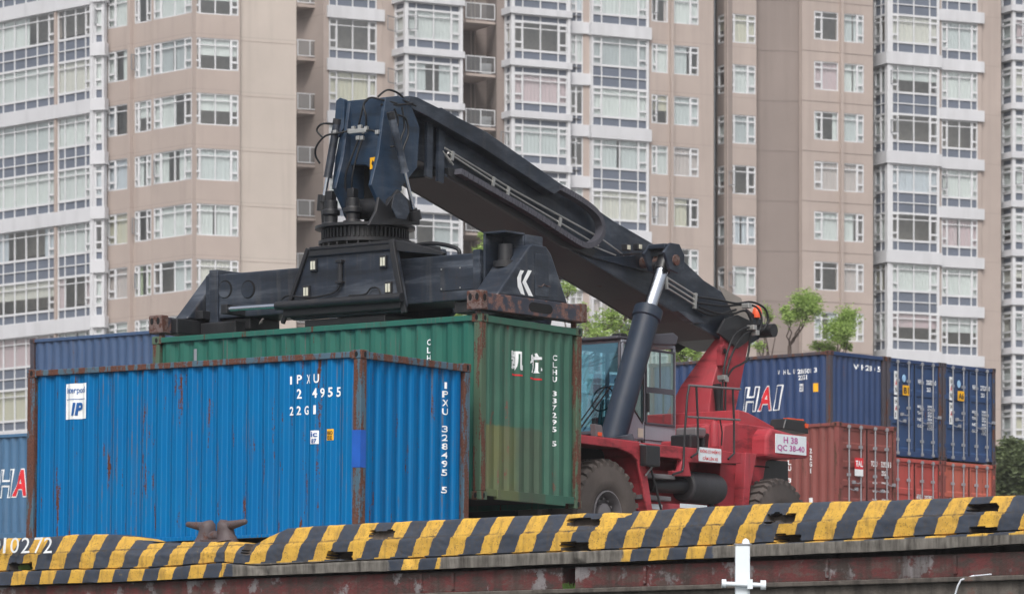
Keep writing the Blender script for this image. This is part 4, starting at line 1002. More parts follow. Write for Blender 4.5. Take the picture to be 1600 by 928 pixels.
vb(MB().tube([(7.93, -1.5, GZ+R_), (7.93, 1.5, GZ+R_)], .16, 16), 'axle', M['steel_d'])
# --- chassis
ch = MB(); ch.prism([(2.55, 3.75), (2.55, 4.42), (7.0, 4.42), (9.2, 4.5), (9.2, 3.9), (7.0, 3.35), (4.2, 3.35)], 'y', -.62, -.50); ch.prism([(2.55, 3.75), (2.55, 4.42), (7.0, 4.42), (9.2, 4.5), (9.2, 3.9), (7.0, 3.35), (4.2, 3.35)], 'y', .50, .62)
ch.box(2.58, 9.1, -.499, .499, 4.30, 4.41).box(2.50, 2.62, -.9, .9, 3.9, 4.5)
vb(ch, 'chassis', M['red'])
for y0, y1 in ((-2.13, -.64), (.64, 2.13)):
    near = y0 < -1
    f = MB()
    top = [(2.35, 4.40), (2.42, 4.51), (3.95, 4.49), (4.02, 4.46)]; 
    leg = [(2.35, 4.40), (2.42, 4.52), (3.88, 4.50), (4.00, 4.42), (4.30, 3.30), (4.17, 3.30), (3.86, 4.22), (3.70, 4.31), (3.35, 4.38), (2.8, 4.39)]
    f.prism(leg, 'y', y0, y0+.045) if near else f.prism(leg, 'y', y1-.045, y1)
    ya, yb = (y0+.046, y1) if near else (y0, y1-.046)
    f.prism([(2.40, 4.42), (2.42, 4.50), (3.87, 4.48), (3.97, 4.42), (4.26, 3.32), (4.21, 3.32), (3.92, 4.37), (3.85, 4.42)], 'y', ya, yb)
    vb(f, 'front_fender', M['red'])
vb(MB().prism([(2.45, 4.0), (2.45, 4.415), (3.84, 4.41), (3.9, 4.36), (4.18, 3.34), (4.1, 3.34), (3.8, 4.25)], 'y', -1.48, -1.45), 'arch_sheet', M['dark'])  # thin near-black sheet across the inside of the wheel arch
vb(MB().prism([(2.36, 4.503), (2.42, 4.53), (3.90, 4.508), (3.90, 4.498)], 'y', -2.12, -.9), 'deck_plate', M['red'], bevel=0)
# side walkway, step frame and tanks on the camera side
yN = -2.06
wk = MB(); wk.prism(xz([(997, 691), (1012, 692), (1158, 707), (1158, 724), (1110, 723), (1072, 722), (1060, 716), (1018, 712), (1003, 711)], yN), 'y', yN, yN+.10)
wk.box(4.1, 6.75, yN+.101, -.64, 4.40, 4.46)
vb(wk, 'walkway', M['red'])
sf = MB(); sf.prism(xz([(1074, 714), (1080, 744), (1052, 743), (1050, 735), (1062, 735), (1066, 716)], yN+.0), 'y', yN-.006, yN+.09); vb(sf, 'step_bracket', M['red'])
p = L(1010, 740, y=yN); q = L(1056, 742, y=yN); vb(MB().box(p.x, q.x, yN+.01, yN+.35, p.z-.05, p.z+.02), 'step', M['rim'])
p = L(1004, 774, y=yN); q = L(1050, 776, y=yN); vb(MB().box(p.x, q.x, yN+.01, yN+.35, p.z-.05, p.z+.02), 'step', M['rim'])
vb(MB().box(4.15, 6.3, -1.62, -.66, 3.34, 4.16), 'fuel_tank', M['red'])
p = L(1008, 782, y=yN); q = L(1108, 798, y=yN); sk_ = vb(MB().box(p.x, q.x, yN+.12, yN+.20, q.z-.05, p.z), 'side_skirt', M['red'])
for a, b in ((1010, 1034), (1062, 1104)):
    p = L(a, 784, y=yN+.12); q = L(b, 796, y=yN+.12); vb(MB().box(p.x, q.x, yN+.11, yN+.117, q.z, p.z-.02), 'white_panel', M['white_post'], sk_, 0)
# battery of mirrors / lamp on the front fender leg
p = L(1016, 712, y=-2.2); bx = MB().box(p.x-.22, p.x+.13, -2.30, -2.16, p.z-.16, p.z+.15); mr = vb(bx, 'side_mirror', M['steel_d'], bevel=.02)
P_1 = [L(*c, y=-2.15) for c in ((1008, 743), (1020, 728), (1018, 712), (1014, 697), (1000, 694))]; vb(MB().tube(P_1, .014, 8), 'mirror_stay', M['pipe'], mr, 0)
P_1 = [L(*c, y=-2.12) for c in ((1016, 728), (1025, 762), (1034, 800))]; vb(MB().tube(P_1, .018, 8), 'guard_rod', M['steel_d'], rs, 0)
P_1 = [L(*c, y=-1.9) for c in ((993, 697), (995, 688), (1002, 687), (1006, 696))]; vb(MB().tube(P_1, .02, 8), 'grab_handle', M['steel_d'], rs, 0, 50)
# air cleaner pipe and ribbed drum
a = L(1012, 757, y=-1.80); b = L(1088, 760, y=-1.80); vb(MB().tube([a, b+Vector((.1, 0, 0))], .115, 18), 'intake_pipe', M['steel_d'], rs, 0, 40)
a = L(1068, 760, y=-1.80); dr = MB(); pts = []; rr = []
x = a.x; zc = a.z
for i in range(15): pts.append((x+.06*i, -1.80, zc)); rr.append(.245 if i % 2 else .23)
dr.tube([(x-.02, -1.80, zc)]+pts+[(x+.88, -1.80, zc)], [.20]+rr+[.22], 28); vb(dr, 'air_cleaner', M['drum'], rs, 0, 30)
vb(MB().tube([(x+.7, -1.80, zc-.2), (x+.85, -1.8, zc-.33), (x+.95, -1.8, zc-.5)], .035, 8), 'drain_hose', M['hose'], rs, 0, 50)
# --- rear body and counterweight
bd = MB(); bd.prism(xz([(1126, 724), (1132, 664), (1150, 660), (1205, 668), (1206, 715), (1197, 722), (1186, 800), (1122, 800)], -1.72), 'y', -1.72, -1.25)
vb(bd, 'engine_body', M['red'], bevel=.02)
vb(MB().box(7.0, 9.0, -1.24, 1.7, 4.0, 5.0), 'engine_bay', M['red'], rs, .03)
hd_ = MB(); hd_.prism([(lambda q: (q.x, q.z))(v_) for v_ in (L(1150, 668, y=-1.5), L(1150, 640, y=-1.5), L(1166, 645, y=-1.5), L(1206, 667, y=-1.5), L(1206, 672, y=-1.5))], 'y', -1.55, 1.30); vb(hd_, 'engine_hood', M['red'], bevel=.015)
g0 = L(1120, 722, y=-1.74); g1 = L(1203, 722, y=-1.74); vb(MB().box(g0.x, g1.x, -1.728, -1.70, g0.z-.012, g0.z+.012), 'panel_gap', M['dark'], rs, 0)
cw = MB(); cwp = xz([(1198, 713), (1199, 680), (1207, 668), (1256, 682), (1266, 690), (1266, 712), (1262, 716), (1216, 716)], -2.0)
cw.prism(cwp, 'y', -2.0, 2.0); vb(cw, 'counterweight', M['red'], bevel=.05)
pil = MB(); q0 = [L(1196, 800, y=-1.9), L(1200, 716, y=-1.9)]
pil.prism([(7.02, 3.50), (7.10, 4.52), (7.42, 4.52), (7.24, 4.0), (7.16, 3.50)], 'y', -1.9, -1.6); vb(pil, 'wheel_arch_post', M['red'])
vb(MB().box(7.4, 9.0, -1.45, 1.45, 3.9, 4.5), 'rear_underframe', M['steel_d'])
# number plate with painted text H 38 / QC 38-40
p0 = L(1211, 707, y=-2.0); p1 = L(1259, 709, y=-2.0); pl_w = p1.x-p0.x; hz = .27
def vtext(body, x, z, w, h, mat, y, parent=rs, bold=.015, name='lettering'):
    return put_text(name, parent, mat, body, (x, y, z-GZ), XR, UP, w, h, bold=bold, lift=.004)
plq = vb(MB().box(p0.x, p1.x, -2.012, -2.001, p0.z-.0, p0.z+.30), 'number_plate', M['white_post'], rs, .002)
vtext('H 38', p0.x+.25*pl_w, p0.z+.165, .46*pl_w, .10, M['magenta'], -2.013, plq); vtext('QC 38-40', p0.x+.05*pl_w, p0.z+.03, .88*pl_w, .105, M['magenta'], -2.013, plq)
# warning sign on walkway
s0 = L(1091, 720, y=yN); s1 = L(1126, 720, y=yN); sw = s1.x-s0.x
sg_ = vb(MB().box(s0.x, s1.x, yN-.012, yN-.002, s0.z-.0, s0.z+.215), 'warning_sign', M['white_post'], rs, .002)
vtext('KHÔNG CÓ NHIỆM VỤ', s0.x+.03, s0.z+.12, sw-.06, .075, M['red_s'], yN-.013, sg_); vtext('CẤM LÊN XE', s0.x+.10, s0.z+.025, sw-.2, .07, M['red_s'], yN-.013, sg_)
# rear lamp box
lb = MB(); r0 = L(1200, 669, y=-1.3); r1 = L(1240, 669, y=-1.3)
lb.prism([(r0.x, r0.z-.02), (r0.x+.08, r0.z+.15), (r1.x-.08, r0.z+.14), (r1.x, r0.z-.06)], 'y', -1.60, -1.30); lbo = vb(lb, 'exhaust_box', M['steel_d'], rs, .02)
vb(MB().box(r0.x+.14, r1.x-.14, -1.59, -1.5, r0.z+.145, r0.z+.165), 'reflector_strip', M['orange'], lbo, 0)
vb(MB().box(r1.x-.13, r1.x-.05, -1.615, -1.601, r0.z+.03, r0.z+.10), 'tail_lamp', M['orange'], lbo, 0)
# --- boom tower
yT = -.55
tp = xz([(1104, 712), (1108, 640), (1113, 600), (1128, 548), (1134, 522), (1150, 514), (1168, 520), (1171, 533), (1160, 590), (1150, 640), (1142, 712)], yT)
tw = MB(); xs_ = [q[0] for q in tp]
far = [(1040, 712), (1042, 640), (1063, 600), (1101, 552), (1122, 522)]
fy = [L(a, b, x=tp[i][0]).y for i, (a, b) in enumerate(far)]; fy = fy+[fy[4], fy[4], fy[4], fy[3], fy[2], fy[0]]
n_ = len(tp); vs = [(x_, yT, z_) for x_, z_ in tp]+[(x_, fy[i], z_) for i, (x_, z_) in enumerate(tp)]
tw.add(vs, [tuple(range(n_)), tuple(range(2*n_-1, n_-1, -1))]+[(i, (i+1) % n_, n_+(i+1) % n_, n_+i) for i in range(n_)])
vb(tw, 'boom_tower', M['red'], bevel=.02)
ft = xz([(1104, 712), (1104, 650), (1108, 606), (1113, 600), (1108, 640)], yT)
lg = L(1129, 562, y=yT-.05); l1 = MB(); l1.tube([(lg.x, yT-.09, lg.z+.14), (lg.x, yT-.0, lg.z+.14)], .10, 16).box(lg.x-.10, lg.x+.10, yT-.09, yT-.002, lg.z-.10, lg.z+.14)
lug = vb(l1, 'lifting_lug', M['red'], rs, .01); vb(MB().tube([(lg.x, yT-.096, lg.z+.14), (lg.x, yT-.085, lg.z+.14)], .045, 12), 'lug_hole', M['dark'], lug, 0)
wl_ = MB(); wl_.prism([(6.6, 4.40), (6.6, 4.72), (7.9, 4.72), (7.9, 4.40)], 'y', -.9, .9); vb(wl_, 'tower_base', M['red'], bevel=.03)
# --- engine bits between cab and body
for (px, py, w_, h_, mt, nm) in ((1088, 676, .28, .16, 'rim', 'air_duct'), (1078, 690, .22, .22, 'steel_d', 'valve_block'), (1100, 692, .3, .3, 'steel_d', 'pump')):
    p = L(px, py, y=-1.35); vb(MB().box(p.x-w_/2, p.x+w_/2, -1.45, -1.05, p.z-h_/2, p.z+h_/2), nm, M[mt], rs, .03)
fe = L(1116, 690, y=-1.80); feo = vb(MB().tube([(fe.x, -1.80, fe.z-.08), (fe.x, -1.80, fe.z+.25), (fe.x, -1.80, fe.z+.30), (fe.x, -1.8, fe.z+.33)], [.075, .075, .045, .03], 16), 'fire_extinguisher', M['red'], rs, 0, 40)
vb(MB().tube([(fe.x, -1.8, fe.z+.33), (fe.x+.10, -1.84, fe.z+.35), (fe.x+.16, -1.84, fe.z+.15), (fe.x+.14, -1.84, fe.z-.05)], .012, 6), 'extinguisher_hose', M['hose'], feo, 0, 50)
# --- handrail on the camera side
hr = MB()
def H(*pts): return [L(px, py, y=-2.10) for px, py in pts]
MB_top = MB().tube(H((1076, 602), (1157, 608)), .019, 8)
hr.tube(H((1051, 741), (1066, 736), (1068, 728), (1069, 690), (1074, 618), (1077, 603)), .018, 8)
vb(MB().tube(H((1088, 604), (1090, 650), (1091, 700), (1089, 708), (1080, 714)), .018, 8), 'handrail', M['steel_d'], rs, 0, 50); vb(MB().tube(H((1145, 608), (1147, 660), (1147, 708), (1138, 717)), .018, 8), 'handrail', M['steel_d'], rs, 0, 50)
hro = vb(hr, 'handrail', M['steel_d'], rs, 0, 50); vb(MB_top, 'top_rail', M['rim'], hro, 0, 50); vb(MB().tube(H((1074, 651), (1156, 656)), .017, 8), 'mid_rail', M['rim'], hro, 0, 50)
# --- cab
yc = -.66; xf, xr_ = L(977, 600, y=yc).x, L(1056, 600, y=yc).x
zb_, zt_ = 4.62, L(1020, 541, y=yc).z
cabr = MB(); cabr.box(xf+.02, xr_, yc+.02, -yc-.02, zb_, zb_+.10); cabo = vb(cabr, 'cab', M['grey_cab'], rs, .015); vb(MB().box(xf-.1, xr_+.0, yc-.0, -yc, zt_, zt_+.05), 'roof_frame', M['grey_cab'], cabo, .015)
zw = L(990, 645, y=yc).z; xm = L(1007, 600, y=yc).x; zs = L(1020, 660, y=yc).z     # door split
for sy in (1, -1):
    side = MB()
    ys = sorted((sy*yc, sy*yc+sy*.04))
    q = side
    q.box(xr_-.08, xr_, ys[0], ys[1], zb_+.10, zt_)                                     # rear pillar
    q.box(xm-.035, xm+.02, ys[0], ys[1], zb_+.10, zt_)                                 # middle pillar
    q.prism([(xf, zb_+.10), (xf-.03, zs+.36), (xf+.0, zs+.36), (xf+.18, zs+.23), (xm-.035, zs-.02), (xm-.035, zb_+.10)], 'y', ys[0], ys[1])
    q.box(xm+.02, xr_-.08, ys[0], ys[1], zb_+.10, zs-.01)
    q.bar((xf-.02, sy*(yc+.02), zs+.34), (xf-.06, sy*(yc+.02), zt_), .05, .04)
    vb(side, 'cab_frame', M['grey_cab'], cabo, .008)
# door frame, glass, handle
zmid = L(1030, 610, y=yc).z
df = MB(); t_ = .035; yd0, yd1 = yc-.022, yc-.002; X0, X1, Z0, Z1 = xm+.01, xr_-.05, zs-.04, zt_-.05
df.box(X0, X1, yd0, yd1, Z1-t_, Z1).box(X0, X1, yd0, yd1, Z0, Z0+t_).box(X0, X0+t_, yd0, yd1, Z0+t_, Z1-t_).box(X1-t_, X1, yd0, yd1, Z0+t_, Z1-t_).box(X0+t_, X1-t_, yd0, yd1, zmid-.05, zmid+.035)
df.box((X0+X1)/2-.012, (X0+X1)/2+.012, yd0+.004, yd1, zmid+.035, Z1-t_)
dfo = vb(df, 'door_frame', M['visor'], cabo, .004); vb(MB().box(X0+t_, X1-t_, yc-.012, yc-.008, Z0+t_, zmid-.05).box(X0+t_, X1-t_, yc-.012, yc-.008, zmid+.035, Z1-t_), 'door_glass', M['cab_glass'], dfo, 0)
vb(MB().box(X0-.0, X0+.07, yc-.05, yc-.023, zmid-.36, zmid-.06), 'door_handle', M['steel_d'], dfo, .02)
vb(MB().box(xm-.006, xm+.006, yc-.004, yc+.01, zb_+.03, zs), 'door_gap', M['dark'], dfo, 0)
vb(MB().prism([(xf-.02, zs+.36), (xf-.05, zt_-.02), (xm-.035, zt_-.02), (xm-.035, zs-.0), (xf+.18, zs+.25)], 'y', yc+.012, yc+.016), 'side_window', M['cab_glass'], cabo, 0)
vb(MB().tube([(xf-.0, yc-.004, zs+.345), (xf+.18, yc-.004, zs+.215), (xm-.06, yc-.004, zs-.03), (xm-.035, yc-.004, zs+.02), (xm-.035, yc-.004, zt_-.04)], .014, 6), 'window_seal', M['steel_d'], cabo, 0, 50)
vb(MB().box(X0+t_, X1-t_, -yc+.005, -yc+.012, Z0, Z1).box(xf, xm, -yc+.005, -yc+.012, zs, zt_), 'far_side_glass', M['cab_glass'], cabo, 0)
st = L(1001, 676, y=yc-.006); vb(MB().box(st.x-.07, st.x+.07, yc-.008, yc-.004, st.z-.07, st.z+.07), 'paper_sticker', M['lamp'], cabo, 0)
# windscreen leans back to the roof; frame, wipers and the lower front
fz = zb_+.22
ws = MB().add([(xf-.13, yc+.05, fz), (xf-.13, -yc-.05, fz), (xf-.10, -yc-.05, zt_), (xf-.10, yc+.05, zt_)], [(0, 1, 2, 3)]); wso = vb(ws, 'windscreen', M['wind_glass'], cabo, 0)
fm = MB(); fm.tube([(xf-.13, yc+.04, fz-.02), (xf-.10, yc+.04, zt_)], .025, 8).tube([(xf-.13, -yc-.04, fz-.02), (xf-.10, -yc-.04, zt_)], .025, 8).box(xf-.16, xf-.10, yc+.03, -yc-.03, fz-.05, fz); vb(fm, 'windscreen_frame', M['visor'], cabo, .006, 50)
vb(MB().box(xf-.14, xf+.02, yc+.04, -yc-.04, zb_, fz-.05), 'cab_nose', M['visor'], cabo, .02)
for dy, a, b in ((0, .55, .25), (.10, .62, .30)):
    vb(MB().tube([(xf-.17, yc+.15+dy, fz+.68), (xf-.18, yc+.75+dy, fz+.02)], .012, 6), 'wiper', M['steel_d'], cabo, 0)
rf = MB(); rf.box(xf-.20, xr_-.02, yc-.0, -yc, zt_+.05, zt_+.10); vb(rf, 'cab_roof', M['visor'], cabo, .02)
v0, v1 = L(1012, 538, y=yc-.1), L(1060, 538, y=yc-.1); vs_ = MB(); vs_.prism([(v0.x-.05, v0.z-.0), (v0.x, v0.z+.15), (v1.x-.15, v1.z+.17), (v1.x-.02, v1.z+.12), (v1.x-.08, v1.z-.02)], 'y', yc-.12, -yc+.1); vb(vs_, 'roof_visor', M['visor'], cabo, .02)
wl = L(972, 530, y=-.55); vb(MB().box(wl.x-.1, wl.x+.08, -.6, -.42, wl.z-.06, wl.z+.09), 'work_lamp', M['steel_d'], cabo, .02)
vb(MB().tube([(xf-.2, .9, zt_+.13), (xf-.2, .15, zt_+.16), (xf-.2, .12, zt_+.1)], .012, 6), 'roof_rail', M['steel_d'], cabo, 0)
se = MB(); se.box(xf+.55, xf+1.05, -.27, .27, zb_+.35, zb_+.5).box(xf+.95, xf+1.1, -.25, .25, zb_+.5, zb_+1.15); vb(se, 'seat', M['seat'], cabo, .05)
wm = []; 
for k in range(25):
    t = 2*math.pi*k/24; wm.append((xf+.32+.06*math.sin(t), .0+.2*math.cos(t), zb_+.75+.19*math.sin(t)))
vb(MB().tube(wm, .014, 6, cap=False).tube([(xf+.32, 0, zb_+.75), (xf+.2, 0, zb_+.2)], .03, 8), 'steering_wheel', M['steel_d'], cabo, 0, 50)
vb(MB().tube([(xf+.15, -yc-.12, fz), (xf+.12, -yc-.12, zt_)], .02, 6), 'inner_rail', M['yellow_s'], cabo, 0)
P_1 = [(xm+.15, yc+.06, zs+.02), (xm+.15, yc+.06, zs+.45), (xm+.35, yc+.06, zs+.55), (xm+.6, yc+.06, zs+.5), (xm+.6, yc+.06, zs+.02)]; vb(MB().tube(P_1, .015, 6), 'grab_rail', M['steel_d'], cabo, 0, 50)
# --- lift cylinders
for yy in (-.92, 1.22):
    a, b, c = (L(1037, 414, y=-.92), L(1014, 482, y=-.92), L(957, 688, y=-.92))
    a, b, c = [Vector((q.x, yy, q.z)) for q in (a, b, c)]; d = (c-b).normalized()
    cy = vb(MB().tube([b+d*.20, c-d*.02, c+d*.1], [.205, .205, .17], 28).tube([b, b+d*.02, b+d*.18, b+d*.2], [.20, .23, .23, .205], 28), 'lift_cylinder', M['cyl'], rs, 0, 35)
    vb(MB().tube([a, b+d*.1], .105, 24), 'piston_rod', M['chrome'], cy, 0, 40)
    vb(MB().tube([a-d*.12, a+d*.10], [.13, .13], 16).tube([(a.x, yy-.16, a.z-.0), (a.x, yy+.16, a.z)], .10, 16), 'rod_eye', M['steel_d'], cy, 0, 40)
    h1 = [b+d*.35+Vector((.21, 0, .02)), b+d*.5+Vector((.30, 0, .02)), b+d*.75+Vector((.24, 0, 0)), b+d*1.6+Vector((.21, 0, 0)), c+Vector((.21, 0, -.05))]; vb(MB().tube(h1, .022, 8), 'cylinder_hose', M['hose'], cy, 0, 50)
    vb(MB().prism([(c.x-.45, c.z+.0), (c.x+.15, c.z+.1), (c.x+.4, c.z-.35), (c.x-.6, c.z-.35)], 'y', yy-.28, yy-.22).prism([(c.x-.45, c.z), (c.x+.15, c.z+.1), (c.x+.4, c.z-.35), (c.x-.6, c.z-.35)], 'y', yy+.22, yy+.28), 'cylinder_bracket', M['steel'], rs, .01)
ml = L(934, 677, y=-1.2); mo = vb(MB().prism([(ml.x-.10, ml.z+.14), (ml.x+.08, ml.z+.13), (ml.x+.16, ml.z-.13), (ml.x-.05, ml.z-.14)], 'y', -1.22, -1.12), 'marker_lamp', M['rim'], rs, .01); vb(MB().box(ml.x-.03, ml.x+.07, -1.232, -1.221, ml.z-.04, ml.z+.02), 'lamp_lens', M['orange'], mo, .005)
# --- boom (outer section)
yB = -.45
outer = xz([(690, 168), (760, 211), (880, 291), (960, 346), (1040, 392), (1056, 396), (1100, 438), (1165, 480), (1190, 500), (1196, 512), (1186, 530), (1160, 545), (1122, 528), (1072, 500), (1010, 461), (900, 396), (692, 273)], yB)
bm_ = MB(); bm_.prism(outer, 'y', yB, -yB); boom = vb(bm_, 'boom', M['boom'], rs, .012)
inner = xz([(636, 156), (692, 186), (692, 268), (640, 246)], -.36)
xo = inner[1][0]; inn = [inner[0], (xo+.8, inner[1][1]-.12), (xo+.8, inner[2][1]-.1), inner[3]]
vb(MB().prism(inn, 'y', -.37, .37), 'inner_boom', M['boom'], rs, .01)
# underside plate
ub = MB(); e = xz([(692, 273), (900, 396), (1010, 461), (1072, 500), (1122, 528)], yB)
ub.prism([(x_, z_-.004) for x_, z_ in e]+[(x_, z_-.016) for x_, z_ in e[::-1]], 'y', yB+.01, -yB-.01); vb(ub, 'underside_plate', M['boomx'], boom, 0)
fl = MB()
for sy in (-1, 1): fl.prism([(x_, z_+.02) for x_, z_ in e]+[(x_, z_-.02) for x_, z_ in e[::-1]], 'y', *sorted((sy*.452, sy*.485)))
vb(fl, 'lower_flange', M['boom'], boom, .004)
# stiffener frames at the mouth of the outer section
for px in (668, 686):
    f_ = xz([(px, 165+(px-668)*.6), (px+9, 171+(px-668)*.6), (px+7, 280+(px-668)*.4), (px-2, 276+(px-668)*.4)], yB-.05)
    vb(MB().prism(f_, 'y', yB-.06, yB-.001), 'mouth_stiffener', M['boom'], boom, .006)
# cable tray along the top of the near side
ct_ = MB(); tr_ = xz([(640, 150), (652, 152), (760, 206), (883, 292), (866, 304), (752, 230), (668, 182), (640, 168)], yB-.2)
ct_.prism(tr_, 'y', yB-.20, yB-.001); vb(ct_, 'hose_tray', M['boom'], boom, .01)
# drag chain: outer loop
chp = [L(px, py, y=yB-.13) for px, py in ((868, 292), (890, 304), (912, 318), (930, 334), (938, 352), (937, 368), (928, 379), (914, 384), (898, 378), (870, 360), (820, 328), (760, 294), (715, 268))]
def smooth_path(P, n=5):
    out = []
    for i in range(len(P)-1):
        p0, p1, p2, p3 = P[max(i-1, 0)], P[i], P[i+1], P[min(i+2, len(P)-1)]
        for k in range(n):
            t = k/n; out.append(.5*((2*p1)+(p2-p0)*t+(2*p0-5*p1+4*p2-p3)*t*t+(3*p1-p0-3*p2+p3)*t**3))
    return out+[P[-1]]
sp_ = smooth_path(chp, 6); dc = MB()
for i in range(len(sp_)-1):
    a, b = sp_[i], sp_[i+1]; d = b-a; up = Vector((0, 1, 0))
    n_ = max(1, int(d.length/.07))
    for k in range(n_): dc.bar(a+d*(k+.08)/n_, a+d*(k+.92)/n_, .085, .14, 0, up)
vb(dc, 'drag_chain', M['visor'], boom, 0)
# bulkhead plate under the chain (long dark side box) 
sb_ = MB(); sb_.prism(xz([(700, 262), (720, 268), (905, 380), (935, 392), (925, 401), (880, 385), (702, 276)], yB-.07), 'y', yB-.07, yB-.002); vb(sb_, 'chain_guide', M['steel_d'], boom, .006)
# hydraulic pipes
def pipes(name, runs, y, r, mat='pipe', parent=None, n=8):
    mb = MB()
    for run in runs: mb.tube([L(px, py, y=y) for px, py in run], r, n)
    return vb(mb, name, M[mat], parent or boom, 0, 50)
pipes('hydraulic_pipe', [[(704, 254), (691, 236), (694, 231), (800, 296), (938, 372)]], yB-.05, .016)
pipes('hydraulic_pipe', [[(708, 258), (697, 242), (700, 239), (800, 304), (935, 384)]], yB-.05, .016)
pipes('hydraulic_pipe', [[(938, 372), (975, 399)]], yB-.05, .013); pipes('hydraulic_pipe', [[(925, 384), (962, 399)]], yB-.05, .013)
for px, py in ((708, 242), (772, 282), (795, 297), (876, 345)):
    a = L(px, py-5, y=yB-.07); b = L(px-2, py+9, y=yB-.07); vb(MB().bar(a, b, .03, .05), 'pipe_clamp', M['pipe'], boom, 0)
for k in range(3):
    pipes('hydraulic_pipe', [[(1041, 433+8*k), (1086, 461+8*k)]], yB-.06, .016)
a = L(1041, 432, y=yB-.06); b = L(1042, 452, y=yB-.06); vb(MB().bar(a, b, .03, .05), 'pipe_clamp', M['pipe'], boom, 0)
a = L(1087, 458, y=yB-.06); b = L(1085, 482, y=yB-.06); vb(MB().bar(a, b, .04, .06), 'pipe_clamp', M['pipe'], boom, 0)
# bracket for the lift cylinder pin, with web running forward
br_ = xz([(900, 396), (940, 402), (985, 400), (1018, 392), (1034, 386), (1048, 386), (1060, 398), (1061, 412), (1052, 420), (1036, 420), (1010, 425), (985, 438), (960, 428)], yB-.04)
vb(MB().prism(br_[:11], 'y', yB-.06, yB-.001), 'bracket_web', M['boom'], boom, .008)
pc = L(1037, 408, y=-.92)
for yy in (-1.14, -.76): vb(MB().prism([(pc.x-.30, pc.z+.10), (pc.x-.12, pc.z+.26), (pc.x+.12, pc.z+.26), (pc.x+.26, pc.z+.10), (pc.x+.24, pc.z-.12), (pc.x+.08, pc.z-.2), (pc.x-.14, pc.z-.16)], 'y', yy, yy+.05), 'pin_bracket', M['boom'], boom, .012)
vb(MB().box(pc.x-.2, pc.x+.15, -1.089, -.761, pc.z+.17, pc.z+.25), 'pin_housing', M['boom'], boom, .02)
vb(MB().tube([(pc.x, -1.17, pc.z), (pc.x, -.46, pc.z)], .085, 16), 'pin', M['cast'], boom, 0, 40)
for px, py in ((979, 387), (997, 386)):
    p = L(px, py, y=-.62); lo = vb(MB().box(p.x-.06, p.x+.06, -.66, -.56, p.z-.05, p.z+.05), 'work_light', M['steel_d'], boom, .01); vb(MB().box(p.x-.04, p.x+.04, -.672, -.661, p.z-.035, p.z+.035), 'light_lens', M['lamp'], lo, .01)
vb(MB().tube([L(970, 398, y=-.58), L(1005, 396, y=-.58)], .015, 6), 'light_rail', M['steel_d'], boom, 0)
# rear saddle fins and pivot
vb(MB().prism(xz([(1056, 486), (1070, 488), (1100, 505), (1080, 505)], yB-.1), 'y', yB-.14, yB-.001), 'side_fin', M['steel'], boom, .004)
pv = L(1152, 520, y=0); vb(MB().tube([(pv.x, -.72, pv.z), (pv.x, .72, pv.z)], .11, 18), 'pivot_pin', M['steel_d'], boom, 0, 40)
vb(MB().prism(xz([(1118, 520), (1130, 498), (1150, 492), (1178, 505), (1184, 520), (1150, 545)], -.56), 'y', -.60, -.56).prism(xz([(1118, 520), (1130, 498), (1150, 492), (1178, 505), (1184, 520), (1150, 545)], -.56), 'y', .56, .60), 'pivot_plate', M['steel_d'], boom, .01)
vb(MB().prism(xz([(1122, 446), (1158, 466), (1174, 508), (1150, 498)], yB-.006), 'y', yB-.006, yB-.002), 'worn_panel', plain('bare_primer_panel', lin(140, 134, 128), .5), boom, 0)
# hoses round the pivot, orange beacon
def hoses(name, runs, parent=None, r=.028, mat='hose'):
    for run in runs:
        pts = smooth_path([L(px, py, y=y) for px, py, y in run], 5); vb(MB().tube(pts, r, 8), name, M[mat], parent or boom, 0, 60)
hoses('hose', [[(1090, 464, -.52), (1120, 468, -.56), (1150, 474, -.6), (1175, 472, -.66), (1195, 482, -.7), (1200, 500, -.7), (1192, 515, -.68), (1180, 514, -.66)],
               [(1090, 473, -.52), (1130, 478, -.56), (1160, 476, -.62), (1182, 480, -.7), (1190, 498, -.72), (1186, 518, -.7), (1176, 512, -.7)],
               [(1093, 480, -.52), (1120, 489, -.56), (1145, 490, -.6), (1165, 486, -.66), (1176, 505, -.7)],
               [(1086, 482, -.5), (1112, 492, -.54), (1150, 484, -.6)],
               [(1178, 510, -.7), (1160, 514, -.72), (1145, 528, -.72), (1134, 560, -.74), (1130, 590, -.74), (1128, 640, -.74), (1126, 700, -.74)],
               [(1180, 516, -.7), (1164, 522, -.72), (1150, 540, -.72), (1138, 570, -.74), (1134, 600, -.74), (1133, 650, -.74), (1131, 700, -.74)],
               [(1170, 560, -.66), (1160, 568, -.68), (1145, 576, -.7), (1135, 592, -.72)],
               [(1176, 500, -.7), (1172, 525, -.68), (1170, 548, -.66), (1166, 566, -.66)]], boom, .018)
vb(MB().tube(smooth_path([L(1120, 600, y=-.66), L(1124, 640, y=-.66), L(1122, 700, y=-.66)]), .07, 10), 'hose_bundle', M['hose'], rs, 0, 50)
for px, py in ((1128, 590), (1130, 593), (1174, 512), (1178, 520), (1166, 478)):
    p = L(px, py, y=-.72); vb(MB().box(p.x-.05, p.x+.05, -.80, -.66, p.z-.04, p.z+.04), 'hose_coupling', M['pipe'], boom, .01)
p = L(1183, 487, y=-.45); be = vb(MB().tube([(p.x, -.45, p.z-.22), (p.x, -.45, p.z-.1)], .03, 8), 'beacon', M['steel_d'], boom, 0); vb(MB().tube([(p.x, -.45, p.z-.10), (p.x, -.45, p.z), (p.x, -.45, p.z+.06), (p.x, -.45, p.z+.10)], [.085, .08, .06, .02], 14), 'beacon_lens', M['orange'], be, 0, 50)

